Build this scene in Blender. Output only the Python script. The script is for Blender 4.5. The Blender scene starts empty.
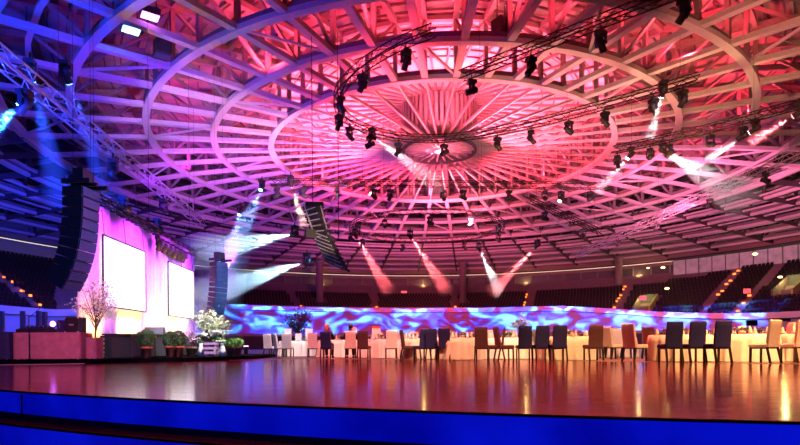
import bpy, math, random
from mathutils import Vector, Matrix
R = math.radians
rnd = random.Random(7)
scn = bpy.context.scene
COL = scn.collection
F = 545.0                  # focal length in pixels of the 800 px wide frame
HZ = 345.3                 # horizon row at the middle of the frame
ROLL = .0065               # the photograph leans a little
CAMZ = 0.5
XC, YC = 4.6, 50.0         # centre of the round hall

def P(px, py, D):
    dx, dy = px-400, py-HZ
    return Vector(((dx-ROLL*dy)/F*D, D, CAMZ-(dy+ROLL*dx)*D/F))

# ------------------------------------------------------------------ materials
def mat(name, col, rough=0.6, metal=0.0, emit=None, es=0.0, var=0.12, scale=6.0, spec=0.5, trans=0.0, bump=0.0, coat=0.0):
    m = bpy.data.materials.new(name); m.use_nodes = True
    nt = m.node_tree; b = nt.nodes['Principled BSDF']
    b.inputs['Roughness'].default_value = rough
    b.inputs['Metallic'].default_value = metal
    b.inputs['Specular IOR Level'].default_value = spec
    b.inputs['Coat Weight'].default_value = coat
    if trans: b.inputs['Transmission Weight'].default_value = trans
    tc = nt.nodes.new('ShaderNodeTexCoord')
    n = nt.nodes.new('ShaderNodeTexNoise'); n.inputs['Scale'].default_value = scale; n.inputs['Detail'].default_value = 2
    nt.links.new(tc.outputs['Object'], n.inputs['Vector'])
    r = nt.nodes.new('ShaderNodeValToRGB')
    r.color_ramp.elements[0].position = 0.3; r.color_ramp.elements[1].position = 0.7
    r.color_ramp.elements[0].color = tuple(max(0, c*(1-var)) for c in col[:3])+(1,)
    r.color_ramp.elements[1].color = tuple(min(1, c*(1+var)) for c in col[:3])+(1,)
    nt.links.new(n.outputs['Fac'], r.inputs['Fac'])
    nt.links.new(r.outputs['Color'], b.inputs['Base Color'])
    if bump:
        bp = nt.nodes.new('ShaderNodeBump'); bp.inputs['Strength'].default_value = bump; bp.inputs['Distance'].default_value = .02
        nt.links.new(n.outputs['Fac'], bp.inputs['Height']); nt.links.new(bp.outputs['Normal'], b.inputs['Normal'])
    if emit:
        b.inputs['Emission Color'].default_value = tuple(emit)+(1,)
        b.inputs['Emission Strength'].default_value = es
    return m

M = {}
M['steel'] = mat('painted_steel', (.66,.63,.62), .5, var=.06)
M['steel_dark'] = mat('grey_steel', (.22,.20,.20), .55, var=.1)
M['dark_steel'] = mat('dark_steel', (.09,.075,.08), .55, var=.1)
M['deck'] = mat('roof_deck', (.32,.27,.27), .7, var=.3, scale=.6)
M['outer_painted_shade'] = mat('deck_painted_shade', (.035,.028,.032), .8, var=.3, scale=.6)  # same deck, darkened to paint in the unlit outer roof
M['centre_painted_light'] = mat('deck_painted_light', (.62,.56,.56), .7, var=.12, scale=.5)  # same deck, lightened to paint in the bright light round the hub
M['black'] = mat('black_paint', (.012,.012,.014), .5)
M['blackbox'] = mat('black_cabinet', (.03,.03,.035), .45)
M['alu'] = mat('aluminium', (.72,.70,.72), .35, .6)
M['truss_black'] = mat('black_truss', (.035,.025,.028), .45, .3)
M['grille'] = mat('speaker_grille', (.12,.14,.17), .5, .3, scale=90, var=.5)
M['concrete'] = mat('stand_concrete', (.17,.12,.13), .8, scale=2)
M['seat'] = mat('seat_plastic', (.012,.009,.012), .4)
M['column'] = mat('column_paint', (.30,.24,.25), .7)
M['pale'] = mat('pale_chair_fabric', (.72,.66,.66), .85, scale=30, bump=.2)
M['violet'] = mat('violet_grey_fabric', (.016,.019,.15), .85, scale=30, bump=.2)
M['maroon'] = mat('brown_fabric', (.10,.045,.055), .85, scale=30, bump=.2)
M['wood_dark'] = mat('dark_wood', (.015,.009,.007), .35)
M['cloth'] = mat('white_cloth', (.86,.82,.76), .85, scale=4, var=.04)
M['pinkcloth'] = mat('salmon_cloth', (.62,.30,.28), .8)
M['navycloth'] = mat('navy_cloth', (.03,.04,.12), .8)
M['drape'] = mat('pale_drape', (.86,.82,.84), .8, var=.03)
M['fascia'] = mat('fascia_white', (.80,.74,.76), .5, var=.03, scale=1)
M['wallproj'] = mat('wall_pale', (.46,.43,.46), .7, var=.06, scale=.6)
M['wallback'] = mat('wall_concourse', (.34,.25,.20), .7)
M['darkwall'] = mat('wall_dark', (.05,.05,.06), .7)
M['terracotta'] = mat('terracotta', (.55,.12,.07), .6)
M['leaf'] = mat('leaf_green', (.10,.26,.05), .55, var=.4)
M['leaf_dark'] = mat('leaf_dark', (.10,.22,.06), .6, var=.4)
M['leaf_pale'] = mat('leaf_pale', (.62,.72,.42), .6, var=.25)
M['blossom'] = mat('blossom', (.85,.62,.72), .6)
M['white_petal'] = mat('white_petal', (.85,.85,.80), .6)
M['amber_twig'] = mat('amber_twig', (.62,.30,.08), .6)
M['brown_twig'] = mat('brown_twig', (.22,.07,.05), .6)
M['bark'] = mat('bark', (.10,.06,.04), .8)
M['wicker'] = mat('brown_pot', (.22,.13,.08), .7, scale=40, var=.4)
M['skin'] = mat('skin', (.62,.36,.27), .5)
M['hair_dark'] = mat('dark_hair', (.015,.01,.008), .45)
M['hair_red'] = mat('fair_hair', (.55,.22,.12), .45)
M['suit'] = mat('black_suit', (.012,.012,.016), .75)
M['glassware'] = mat('clear_glass', (.95,.95,.95), .03, trans=1.0, var=0)
M['paper'] = mat('white_card', (.88,.86,.84), .8, var=.02)
M['redcard'] = mat('red_card', (.65,.10,.10), .8, var=.02)
M['plate'] = mat('porcelain', (.85,.84,.82), .25, var=.02)
M['screen'] = mat('screen_white', (.8,.8,.8), .6, emit=(1,.98,.97), es=1.25)
M['lamp_orange'] = mat('step_lamp', (.8,.4,.1), .5, emit=(1,.17,.02), es=3.5)
M['lamp_warm'] = mat('warm_lamp', (.9,.8,.5), .5, emit=(1,.66,.22), es=5)
M['lamp_strip'] = mat('strip_lamp', (.9,.85,.6), .5, emit=(1,.80,.55), es=.8)
M['lamp_pink'] = mat('pink_lamp', (.9,.6,.8), .5, emit=(1,.45,.75), es=12)
M['lamp_violet'] = mat('violet_lamp', (.6,.4,.9), .5, emit=(.55,.12,1), es=14)
M['sign_red'] = mat('red_sign', (.8,.2,.2), .5, emit=(1,.12,.12), es=.9)
M['lens_red'] = mat('lens_red', (.8,.3,.3), .2, emit=(1,.18,.2), es=16)
M['lens_white'] = mat('lens_white', (.8,.8,.8), .2, emit=(1,.92,.95), es=22)
M['lens_blue'] = mat('lens_blue', (.4,.6,.8), .2, emit=(.10,.55,1), es=26)
M['lens_warm'] = mat('lens_warm', (.8,.6,.4), .2, emit=(1,.6,.3), es=14)
M['lens_off'] = mat('lens_off', (.06,.06,.08), .1)
M['greenwall'] = mat('passage_paint', (.42,.44,.14), .7)

def riser_mat():
    m = mat('blue_emissive_riser', (.02,.03,.22), .35)
    nt = m.node_tree; b = nt.nodes['Principled BSDF']
    n = nt.nodes.new('ShaderNodeTexNoise'); n.inputs['Scale'].default_value = 1.3; n.inputs['Detail'].default_value = 6
    tc = [x for x in nt.nodes if x.type == 'TEX_COORD'][0]
    nt.links.new(tc.outputs['Object'], n.inputs['Vector'])
    r = nt.nodes.new('ShaderNodeValToRGB')
    r.color_ramp.elements[0].position = .3; r.color_ramp.elements[1].position = .72
    r.color_ramp.elements[0].color = (.000,.001,.28,1); r.color_ramp.elements[1].color = (.001,.005,.56,1)
    nt.links.new(n.outputs['Fac'], r.inputs['Fac'])
    nt.links.new(r.outputs['Color'], b.inputs['Emission Color'])
    b.inputs['Emission Strength'].default_value = .95  # the riser surface itself emits blue; no lamp stands behind it
    return m
M['riser'] = riser_mat()

def parquet_mat():
    m = bpy.data.materials.new('polished_parquet'); m.use_nodes = True
    nt = m.node_tree; b = nt.nodes['Principled BSDF']; L = nt.links.new
    tc = nt.nodes.new('ShaderNodeTexCoord')
    mp = nt.nodes.new('ShaderNodeMapping'); mp.inputs['Rotation'].default_value = (0,0,R(-14))
    L(tc.outputs['Object'], mp.inputs['Vector'])
    br = nt.nodes.new('ShaderNodeTexBrick')
    br.inputs['Scale'].default_value = 1.0; br.inputs['Brick Width'].default_value = 1.6; br.inputs['Row Height'].default_value = .14
    br.inputs['Mortar Size'].default_value = .004
    br.inputs['Color1'].default_value = (.26,.055,.030,1); br.inputs['Color2'].default_value = (.13,.028,.017,1); br.inputs['Mortar'].default_value = (.04,.015,.01,1)
    L(mp.outputs['Vector'], br.inputs['Vector'])
    mp2 = nt.nodes.new('ShaderNodeMapping'); mp2.inputs['Scale'].default_value = (.8,9,1); mp2.inputs['Rotation'].default_value = (0,0,R(-14))
    L(tc.outputs['Object'], mp2.inputs['Vector'])
    n = nt.nodes.new('ShaderNodeTexNoise'); n.inputs['Scale'].default_value = 1.2; n.inputs['Detail'].default_value = 5
    L(mp2.outputs['Vector'], n.inputs['Vector'])
    mx = nt.nodes.new('ShaderNodeMix'); mx.data_type = 'RGBA'; mx.blend_type = 'MULTIPLY'; mx.inputs[0].default_value = .6
    L(br.outputs['Color'], mx.inputs[6]); L(n.outputs['Color'], mx.inputs[7])
    L(br.outputs['Color'], b.inputs['Base Color'])
    rr = nt.nodes.new('ShaderNodeMapRange'); rr.inputs['From Min'].default_value = .3; rr.inputs['From Max'].default_value = .7
    rr.inputs['To Min'].default_value = .05; rr.inputs['To Max'].default_value = .20
    L(n.outputs['Fac'], rr.inputs['Value']); L(rr.outputs['Result'], b.inputs['Roughness'])
    bp = nt.nodes.new('ShaderNodeBump'); bp.inputs['Strength'].default_value = .22; bp.inputs['Distance'].default_value = .012
    L(n.outputs['Fac'], bp.inputs['Height']); L(bp.outputs['Normal'], b.inputs['Normal'])
    b.inputs['Coat Weight'].default_value = .5; b.inputs['Coat Roughness'].default_value = .12
    b.inputs['Specular IOR Level'].default_value = .7
    return m
M['parquet'] = parquet_mat()
M['hallfloor'] = mat('hall_floor', (.16,.11,.09), .35, scale=1.5, var=.15)
M['nearfloor'] = mat('near_floor', (.015,.015,.02), .5)
M['tread'] = mat('black_tread', (.0015,.0015,.003), .9, spec=.05)

# ------------------------------------------------------------------ mesh collector
class MB:
    def __init__(s): s.v = []; s.f = []; s.sm = []
    def add(s, vs, fs, smooth=False):
        o = len(s.v); s.v += [tuple(v) for v in vs]
        s.f += [tuple(i+o for i in f) for f in fs]; s.sm += [smooth]*len(fs)
        return s
    def box(s, c, d, rz=0.0, M4=None):
        x, y, z = d[0]/2, d[1]/2, d[2]/2
        vs = [Vector((sx*x, sy*y, sz*z)) for sz in (-1,1) for sx, sy in ((-1,-1),(1,-1),(1,1),(-1,1))]
        if rz: rot = Matrix.Rotation(rz, 3, 'Z'); vs = [rot @ v for v in vs]
        vs = [v+Vector(c) for v in vs]
        if M4: vs = [M4 @ v for v in vs]
        return s.add(vs, [(3,2,1,0),(4,5,6,7),(0,1,5,4),(1,2,6,5),(2,3,7,6),(3,0,4,7)])
    def beam(s, a, b, w, h, up=(0,0,1)):
        a = Vector(a); b = Vector(b); d = (b-a)
        if d.length < 1e-6: return s
        d.normalize(); u = Vector(up)
        if abs(d.dot(u)) > .98: u = Vector((1,0,0))
        x = d.cross(u).normalized(); z = x.cross(d).normalized()
        vs = []
        for p in (a, b):
            for sx, sz in ((-1,-1),(1,-1),(1,1),(-1,1)): vs.append(p+x*(sx*w/2)+z*(sz*h/2))
        return s.add(vs, [(3,2,1,0),(4,5,6,7),(0,1,5,4),(1,2,6,5),(2,3,7,6),(3,0,4,7)])
    def tube(s, pts, r, n=6, cap=True, smooth=True):
        pts = [Vector(p) for p in pts]; rs = r if isinstance(r, (list, tuple)) else [r]*len(pts)
        vs = []; fs = []; px = None
        for i, p in enumerate(pts):
            t = (pts[min(i+1, len(pts)-1)]-pts[max(i-1, 0)]).normalized()
            if px is None:
                a = Vector((0,0,1)) if abs(t.z) < .9 else Vector((1,0,0)); px = t.cross(a).normalized()
            else:
                px = (px - t*px.dot(t))
                px = px.normalized() if px.length > 1e-6 else t.orthogonal().normalized()
            py = t.cross(px)
            for k in range(n):
                an = 2*math.pi*k/n; vs.append(p+(px*math.cos(an)+py*math.sin(an))*rs[i])
        for i in range(len(pts)-1):
            for k in range(n):
                fs.append((i*n+k, i*n+(k+1) % n, (i+1)*n+(k+1) % n, (i+1)*n+k))
        if cap: fs += [tuple(range(n-1, -1, -1)), tuple(range((len(pts)-1)*n, len(pts)*n))]
        return s.add(vs, fs, smooth)
    def lathe(s, prof, c=(0,0,0), n=16, wob=None, smooth=True):
        vs = []; fs = []; c = Vector(c)
        for j, (r, z) in enumerate(prof):
            for k in range(n):
                a = 2*math.pi*k/n; rr = r*(1+(wob(a, j) if wob else 0))
                vs.append(c+Vector((rr*math.cos(a), rr*math.sin(a), z)))
        for j in range(len(prof)-1):
            for k in range(n): fs.append((j*n+k, j*n+(k+1) % n, (j+1)*n+(k+1) % n, (j+1)*n+k))
        fs.append(tuple(range(n-1, -1, -1))); fs.append(tuple(range((len(prof)-1)*n, len(prof)*n)))
        return s.add(vs, fs, smooth)
    def ell(s, c, r, nu=10, nv=7):
        prof = [(max(.02, math.sin(math.pi*j/nv)), -math.cos(math.pi*j/nv)) for j in range(nv+1)]
        o = len(s.v); s.lathe(prof, (0,0,0), nu)
        for i in range(o, len(s.v)):
            v = s.v[i]; s.v[i] = (c[0]+v[0]*r[0], c[1]+v[1]*r[1], c[2]+v[2]*r[2])
        return s
    def arcbox(s, r0, r1, zf0, zf1, a0, a1, n, cx=None, cy=YC):
        """section r0..r1 by zf0(a)..zf1(a), swept around the hall's axis from angle a0 to a1 (radians from +y towards +x)"""
        cx = XC if cx is None else cx
        g = lambda z: (z if callable(z) else (lambda a: z))
        z0, z1 = g(zf0), g(zf1); vs = []; fs = []
        closed = abs(abs(a1-a0)-2*math.pi) < 1e-6
        m = n if closed else n+1
        for i in range(m):
            a = a0+(a1-a0)*i/n; sx, cy_ = math.sin(a), math.cos(a)
            for r, z in ((r0, z0(a)), (r1, z0(a)), (r1, z1(a)), (r0, z1(a))): vs.append((cx+r*sx, cy+r*cy_, z))
        for i in range(n):
            j = (i+1) % m
            for k in range(4): fs.append((i*4+k, i*4+(k+1) % 4, j*4+(k+1) % 4, j*4+k))
        if not closed: fs += [(3,2,1,0), tuple(n*4+k for k in range(4))]
        return s.add(vs, fs)
    def leaf(s, c, size, nrm=None):
        d = Vector((rnd.gauss(0,1), rnd.gauss(0,1), rnd.gauss(0,1))).normalized()
        e = d.orthogonal().normalized(); e.rotate(Matrix.Rotation(rnd.uniform(0,6.28), 3, d))
        c = Vector(c); w = d.cross(e)*size*.32; l = e*size*.6
        return s.add([c-l, c+w-l*.1, c+l, c-w-l*.1], [(0,1,2,3)])
    def mesh(s, name):
        me = bpy.data.meshes.new(name); me.from_pydata(s.v, [], s.f)
        me.polygons.foreach_set('use_smooth', s.sm); me.update()
        return me
    def build(s, name, m, parent=None, loc=None, kind=None, label=None):
        o = bpy.data.objects.new(name, s.mesh(name)); COL.objects.link(o)
        o.data.materials.append(M[m] if isinstance(m, str) else m)
        if parent is not None: o.parent = parent
        if loc is not None: o.location = loc
        if kind: o['kind'] = kind
        if label: o['label'] = label
        return o

def tag(o, label=None, cat=None, group=None, kind=None):
    if label: o['label'] = label
    if cat: o['category'] = cat
    if group: o['group'] = group
    if kind: o['kind'] = kind
    return o
def empty(name, loc=(0,0,0), rz=0.0, label=None, cat=None, group=None, kind=None):
    o = bpy.data.objects.new(name, None); COL.objects.link(o); o.empty_display_size = .2
    o.location = loc; o.rotation_euler = (0,0,rz)
    return tag(o, label, cat, group, kind)
def copy_tree(o, parent=None):
    kids = KIDS.get(o.name)
    if kids is None: kids = list(o.children); KIDS[o.name] = kids
    c = o.copy(); COL.objects.link(c)
    if parent is not None: c.parent = parent
    for ch in kids: copy_tree(ch, c)
    return c
KIDS = {}
def obj(name, mb, m, label, cat, group=None, kind=None, loc=None):
    return tag(mb.build(name, m, None, loc), label, cat, group, kind)
def spot(name, loc, target, watts, col, angle, blend=.5, radius=.1):
    l = bpy.data.lights.new(name, 'SPOT'); l.energy = watts; l.color = col; l.spot_size = R(angle); l.spot_blend = blend; l.shadow_soft_size = radius
    o = bpy.data.objects.new(name, l); COL.objects.link(o); o.location = loc
    o.rotation_euler = (Vector(target)-Vector(loc)).to_track_quat('-Z', 'Y').to_euler()
    return o
def pointl(name, loc, watts, col, radius=.3):
    l = bpy.data.lights.new(name, 'POINT'); l.energy = watts; l.color = col; l.shadow_soft_size = radius
    o = bpy.data.objects.new(name, l); COL.objects.link(o); o.location = loc
    return o
def polar(r, deg, z=0.0):
    a = R(deg); return Vector((XC+r*math.sin(a), YC+r*math.cos(a), z))
# ================================================================== ROOF
XC = 3.7          # axis of the roof rings
def lerp_tab(tab, x):
    if x <= tab[0][0]: return tab[0][1]
    for (x0, y0), (x1, y1) in zip(tab, tab[1:]):
        if x <= x1: return y0+(y1-y0)*(x-x0)/(x1-x0)
    return tab[-1][1]
ZB = [(3.4,18.4),(15.0,17.8),(19.6,17.6),(24.5,17.35),(29.1,16.95),(58,15.2)]
ZD = [(0,3.9),(24,3.6),(58,2.4)]
zb = lambda r: lerp_tab(ZB, r)
zt = lambda r: zb(r)+lerp_tab(ZD, r)
RINGS = [15.0,19.6,24.4,29.0,33.3,37.6,42.1,46.6,51.1,55.6]
NT = 48
ceil_mb = MB()
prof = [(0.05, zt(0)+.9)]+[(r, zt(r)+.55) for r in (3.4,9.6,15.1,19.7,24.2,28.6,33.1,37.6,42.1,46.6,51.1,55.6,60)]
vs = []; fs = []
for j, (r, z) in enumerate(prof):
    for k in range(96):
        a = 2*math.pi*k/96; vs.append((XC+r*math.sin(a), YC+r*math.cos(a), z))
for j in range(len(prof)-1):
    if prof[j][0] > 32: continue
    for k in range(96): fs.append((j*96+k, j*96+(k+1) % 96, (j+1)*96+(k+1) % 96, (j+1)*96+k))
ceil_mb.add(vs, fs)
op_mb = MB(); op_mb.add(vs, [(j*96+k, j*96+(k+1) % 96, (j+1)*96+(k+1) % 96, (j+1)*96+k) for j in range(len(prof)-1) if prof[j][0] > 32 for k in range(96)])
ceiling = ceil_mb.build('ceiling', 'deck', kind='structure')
op_mb.build('outer_painted_shade', 'outer_painted_shade', ceiling)
ceiling['label'] = 'round steel roof of radial trusses and ring beams lit red, pink and blue'
# thin purlins under the deck
pur = MB()
for i, r in enumerate([6.5,12,13.6,17.4,21.9,26.4,30.8,35.3,39.8,44.3,48.8,53.3]):
    pur.arcbox(r-.06, r+.06, zt(r)+.28, zt(r)+.5, 0, 2*math.pi, 96)
pur.build('purlin', 'steel_dark', ceiling)
pur = MB()
for i in range(22):
    r = 9.2+1.05*i; pur.arcbox(r-.05, r+.05, zt(r)+.2, zt(r)+.36, 0, 2*math.pi, 96)
pur.build('deck_joist', 'dark_steel', ceiling)
for i in range(15):      # secondary rings of straight purlins between the trusses, outside the big rings
    r = 31.2+1.9*i; z = zb(r)+(.15 if i % 2 else 1.25)
    m = MB(); m.arcbox(r-.15, r+.15, z-.16, z, 0, 2*math.pi, NT); m.build('purlin_ring', 'steel', ceiling)
hub = MB(); hub.arcbox(3.2, 3.45, zb(3.4)-.2, zb(3.4)+.9, 0, 2*math.pi, 64)
hub.build('hub_drum', 'steel_dark', ceiling)
hub = MB()
for k in range(24):
    a = 2*math.pi*k/24; hub.beam((XC+.5*math.sin(a),YC+.5*math.cos(a),zb(0)+.05), (XC+3.3*math.sin(a),YC+3.3*math.cos(a),zb(0)+.05), .15, .2)
hub.lathe([(.02,-.2),(.6,-.2),(.6,.5),(.02,.5)], (XC,YC,zb(0)), 24)
hub.build('hub_spider', 'steel', ceiling)
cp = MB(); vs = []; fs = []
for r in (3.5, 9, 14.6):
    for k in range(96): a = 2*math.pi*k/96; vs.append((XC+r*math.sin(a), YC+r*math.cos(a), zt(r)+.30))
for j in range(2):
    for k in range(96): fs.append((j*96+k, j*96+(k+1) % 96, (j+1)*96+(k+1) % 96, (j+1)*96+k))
cp.add(vs, fs); cp.build('centre_painted_light', 'centre_painted_light', ceiling)
for r in RINGS:
    m = MB(); w = .24 if r < 30 else .2
    m.arcbox(r-w, r+w, zb(r)-.28, zb(r)+.02, 0, 2*math.pi, NT*2)
    ro = m.build('ring_beam', 'steel', ceiling)
    m = MB(); m.arcbox(r-.05, r+.05, zb(r)+.02, zb(r)+.42, 0, 2*math.pi, NT*2); m.build('ring_web', 'steel_dark', ro)
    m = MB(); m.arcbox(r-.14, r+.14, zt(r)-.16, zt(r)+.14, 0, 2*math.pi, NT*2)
    m.build('upper_ring_beam', 'steel_dark' if r < 31 else 'dark_steel', ceiling)  # outer rings in darker steel paint in the unlit gaps
# one radial truss, copied round
RS = [3.4]+RINGS+[59]
def truss_radial():
    lo = MB(); ou = MB(); wo = MB(); up = MB(); web = MB()
    p = lambda r, z: (0, r, z)
    for a, b in zip(RS, RS[1:]):
        if b < 16: lo.beam(p(a, zb(a)), p(b, zb(b)), .14, .20)
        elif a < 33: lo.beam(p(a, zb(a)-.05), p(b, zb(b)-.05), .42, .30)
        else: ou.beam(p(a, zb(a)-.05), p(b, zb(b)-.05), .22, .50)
        up.beam(p(a, zt(a)), p(b, zt(b)), *((.34, .34) if a > 4 else (.16, .2)))
    for i, r in enumerate(RS):
        (web if r < 31 else wo).beam(p(r, zb(r)), p(r, zt(r)), .26, .26, (0,1,0))
    for i, (a, b) in enumerate(zip(RS, RS[1:])):
        if a < 4: continue
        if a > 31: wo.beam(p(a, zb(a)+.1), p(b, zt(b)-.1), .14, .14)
        elif i % 2 == 0: web.beam(p(a, zb(a)+.1), p(b, zt(b)-.1), .18, .18)
        else: web.beam(p(a, zt(a)-.1), p(b, zb(b)+.1), .18, .18)
    return lo, up, web, ou, wo
lo, up, web, ou, wo_ = truss_radial()
t0 = lo.build('radial_truss', 'steel', ceiling); t0.location = (XC, YC, 0)
up.build('upper_chord', 'steel_dark', t0); web.build('web_member', 'steel_dark', t0); ou.build('outer_chord', 'dark_steel', t0); wo_.build('outer_web', 'dark_steel', t0)  # darker upper and outer members paint in shade above the lit chords
KIDS[t0.name] = list(t0.children)
for k in range(1, NT):
    c = copy_tree(t0, ceiling); c.rotation_euler = (0, 0, -2*math.pi*k/NT)
t0.rotation_euler = (0,0,0)
# flat cross bracing between neighbouring trusses in every fourth bay
br = MB()
for k in range(NT):
    for i in range(0, len(RINGS)-1):
        if i > 3 or (k+i*3) % 6: continue
        a0, a1 = 360/NT*k, 360/NT*(k+1); r0, r1 = RINGS[i], RINGS[i+1]
        A = polar(r0, a0, zb(r0)); B = polar(r1, a1, zb(r1)); C = polar(r0, a1, zb(r0)); D = polar(r1, a0, zb(r1))
        br.beam(A, B, .16, .12)
br.build('cross_brace', 'steel', ceiling)

# ================================================================== STAND, WALLS, COLUMNS
XC = 4.6
FT = [(-95,4.4),(-80,4.5),(-62,5.5),(-46,6.66),(-30,6.8),(0,6.8),(30,6.55),(42,5.7),(50,5.0),(58,4.5),(68,4.1),(95,3.9)]
Fz = lambda deg: lerp_tab(FT, deg)
A0, A1 = R(-100), R(100)
wl = MB(); wl.arcbox(42.0, 42.25, 0.0, lambda a: Fz(math.degrees(a))-.7, A0, A1, 120)
wl.build('wall_arena', 'wallproj', kind='structure')
wl = MB(); wl.arcbox(41.4, 42.45, lambda a: Fz(math.degrees(a))-.72, lambda a: Fz(math.degrees(a)), A0, A1, 120)
wl.build('trim_1', 'fascia', kind='structure')
wl = MB(); wl.arcbox(40.9, 41.05, 0, 2.0, A0, A1, 120); wl.build('wall_barrier', 'darkwall', kind='structure')
RK = lambda k: 43.0+.82*k
ZK = lambda k: 3.5+.54*k
NR = 17
def kmax(deg): return lerp_tab([(-100,16),(-70,16),(-48,11),(40,11),(52,13),(60,15),(95,16)], deg)
st = MB()
for k in range(NR):
    r = RK(k)
    st.arcbox(r, r+.82, ZK(k)-2.5 if k else 0, ZK(k), A0, A1, 120)
st.build('floor_stand', 'concrete', kind='structure')
# concourse wall behind the seats
wl = MB(); wl.arcbox(57.6, 57.9, 6, 17.5, A0, A1, 120); wl.build('wall_back', 'wallback', kind='structure')
wl = MB(); wl.arcbox(55.2, 55.4, 8.9, 10.8, R(-50), R(45), 96); wl.build('wall_parapet', 'wallback', kind='structure')
gl = mat('tinted_glass', (.10,.09,.11), .12, spec=.6)
win = MB(); win.arcbox(56.9, 57.0, 10.8, 13.5, R(-60), R(45.5), 110); wo = win.build('window_1', gl, kind='structure')
mu = MB()
for d in range(-60, 46, 3):
    a = polar(56.75, d); mu.beam(a+Vector((0,0,10.8)), a+Vector((0,0,13.6)), .14, .14)
mu.build('window_frame', 'steel_dark', wo)
so = MB(); so.arcbox(55.6, 56.6, 14.05, 14.2, A0, R(45.5), 100); so.build('trim_2', 'darkwall', kind='structure')
ls = MB(); ls.arcbox(55.45, 55.6, 13.88, 13.97, R(-90), R(46), 100)
tag(ls.build('strip_light', 'lamp_strip'), 'long thin warm strip light curving above the concourse windows', 'light')
# lit glazed box at the right
g2 = mat('lit_frosted_glass', (.42,.36,.42), .25, spec=.5, var=.25, scale=.9, emit=(.75,.46,.58), es=.12)
bx = MB(); bx.arcbox(55.4, 55.5, 9.3, 13.9, R(46), R(68), 30); b2 = bx.build('window_2', g2, kind='structure')
mu = MB()
for i in range(12):
    a = polar(55.3, 46+2*i); mu.beam(a+Vector((0,0,9.2)), a+Vector((0,0,13.9)), .09, .09)
mu.build('window_frame', 'dark_steel', b2)
bx = MB(); bx.arcbox(54.0, 57.6, 13.95, 14.2, R(45.5), R(76), 30); bx.build('trim_3', 'darkwall', kind='structure')
COLS = ((50,-82),(50,-52),(50,-22),(50,8),(54.6,37.2),(52,70.5))
for cr, deg in COLS:
    c = MB(); zlo = ZK(int((cr-43)/.82)-1)
    c.lathe([(.62,zlo),(.62,15.0),(.9,15.2),(.9,15.5)], polar(cr, deg), 20)
    c.build('column', 'column', kind='structure')

# arena seats
def seat_geo(mb, loc, deg):
    a = -R(deg); M4 = Matrix.Translation(loc) @ Matrix.Rotation(a, 4, 'Z')
    def bx(c, d, t=0):
        mb.box((0,0,0), d, M4=M4 @ Matrix.Translation(c) @ Matrix.Rotation(t, 4, 'X'))
    bx((0,.40,.60), (.38,.06,.46), R(-10))     # back, outward side
    bx((0,.27,.42), (.42,.06,.38), R(-18))     # folded seat pan
    bx((0,.33,.2), (.06,.06,.42))              # pedestal
AISLES = [-78,-62,-45,-27,-10.5,6.2,21.5,39.5,56,62,75]
allseats = []
for k in range(NR-1):
    r = RK(k); step = math.degrees(.54/r); d = -92.0
    while d < 72:
        d += step
        if any(abs(d-a) < 1.0*43/r for a in AISLES): continue
        if k > kmax(d): continue
        if ZK(k)+1.0 < Fz(d)-.2: continue
        if 42.5 < d < 46.5 and 2 < k < 8: continue      # passage mouths
        if 65.0 < d < 69.0 and 4 < k < 10: continue
        p = polar(r, d, ZK(k)); px = 400+F*p.x/p.y; 
        if any((polar(cr_, dc)-Vector((p.x,p.y,0))).length < 1.15 for cr_, dc in COLS): continue
        if p.y < 5 or px < -25 or px > 825: continue
        if 58 < px < 192: continue
        allseats.append((p, d, px))
inview = [s for s in allseats if 3 < s[2] < 52 or 200 < s[2] < 797]
inview.sort(key=lambda s: s[0].length)
near = inview[:300]; nearset = set(id(s) for s in near)
mb = MB()
for s in allseats:
    if id(s) not in nearset: seat_geo(mb, s[0], s[1])
tag(mb.build('arena_seats', 'seat'), 'curved rows of dark empty arena seats along the far stand', 'seats', kind='stuff')
mb = MB(); seat_geo(mb, Vector((0,0,0)), 0); seat0 = mb.mesh('arena_seat'); seat0.materials.append(M['seat'])
for p, d, px in near:
    o = bpy.data.objects.new('arena_seat', seat0); COL.objects.link(o); o.location = p; o.rotation_euler = (0,0,-R(d))
    if px < 200: tag(o, 'dark folding arena seat in the blue-lit stand behind the DJ desk', 'seat', 'arena seats in the left stand')
    else: tag(o, 'dark folding arena seat in the pink-lit stand at the right end', 'seat', 'arena seats in the right stand')
print('seats', len(allseats), 'near left', sum(1 for s in near if s[2] < 200))

# stair lights in the aisles
def aisle_lights(deg, r0, r1, n, label, group):
    for i in range(n):
        r = r0+(r1-r0)*i/max(1, n-1); k = (r-43.0)/.82
        m = MB(); m.box((0,0,.13), (.36,.22,.26))
        o = m.build('step_light', 'lamp_orange', loc=polar(r, deg, ZK(int(k))))
        o.rotation_euler = (0,0,-R(deg))
        tag(o, label, 'light', group)
aisle_lights(20.6, 47.5, 52.5, 5, 'orange step light in the aisle above the amber twig arrangement', 'step lights in the aisle above the twigs')
aisle_lights(38.6, 46.5, 53.5, 7, 'orange step light in the long aisle left of the first passage mouth', 'step lights in the long middle aisle')
aisle_lights(56, 49, 55, 6, 'orange step light in the upper aisle below the frosted glass box', 'step lights below the glass box')
aisle_lights(61.5, 44, 48, 4, 'orange step light in the lower aisle between the two passage mouths', 'step lights in the lower right aisle')
aisle_lights(-10.3, 47.3, 49.2, 3, 'orange step light in the short aisle above the seated couple', 'step lights above the seated couple')
aisle_lights(6.4, 47.3, 49.2, 3, 'orange step light in the short aisle beside the middle column', 'step lights by the middle column')
aisle_lights(-26, 47.0, 49.5, 3, 'orange step light in the short aisle above the brown twig tree', 'step lights above the brown tree')
aisle_lights(-76.5, 46, 52, 6, 'orange step light in the aisle of the blue-lit stand at far left', 'step lights in the left stand')
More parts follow.
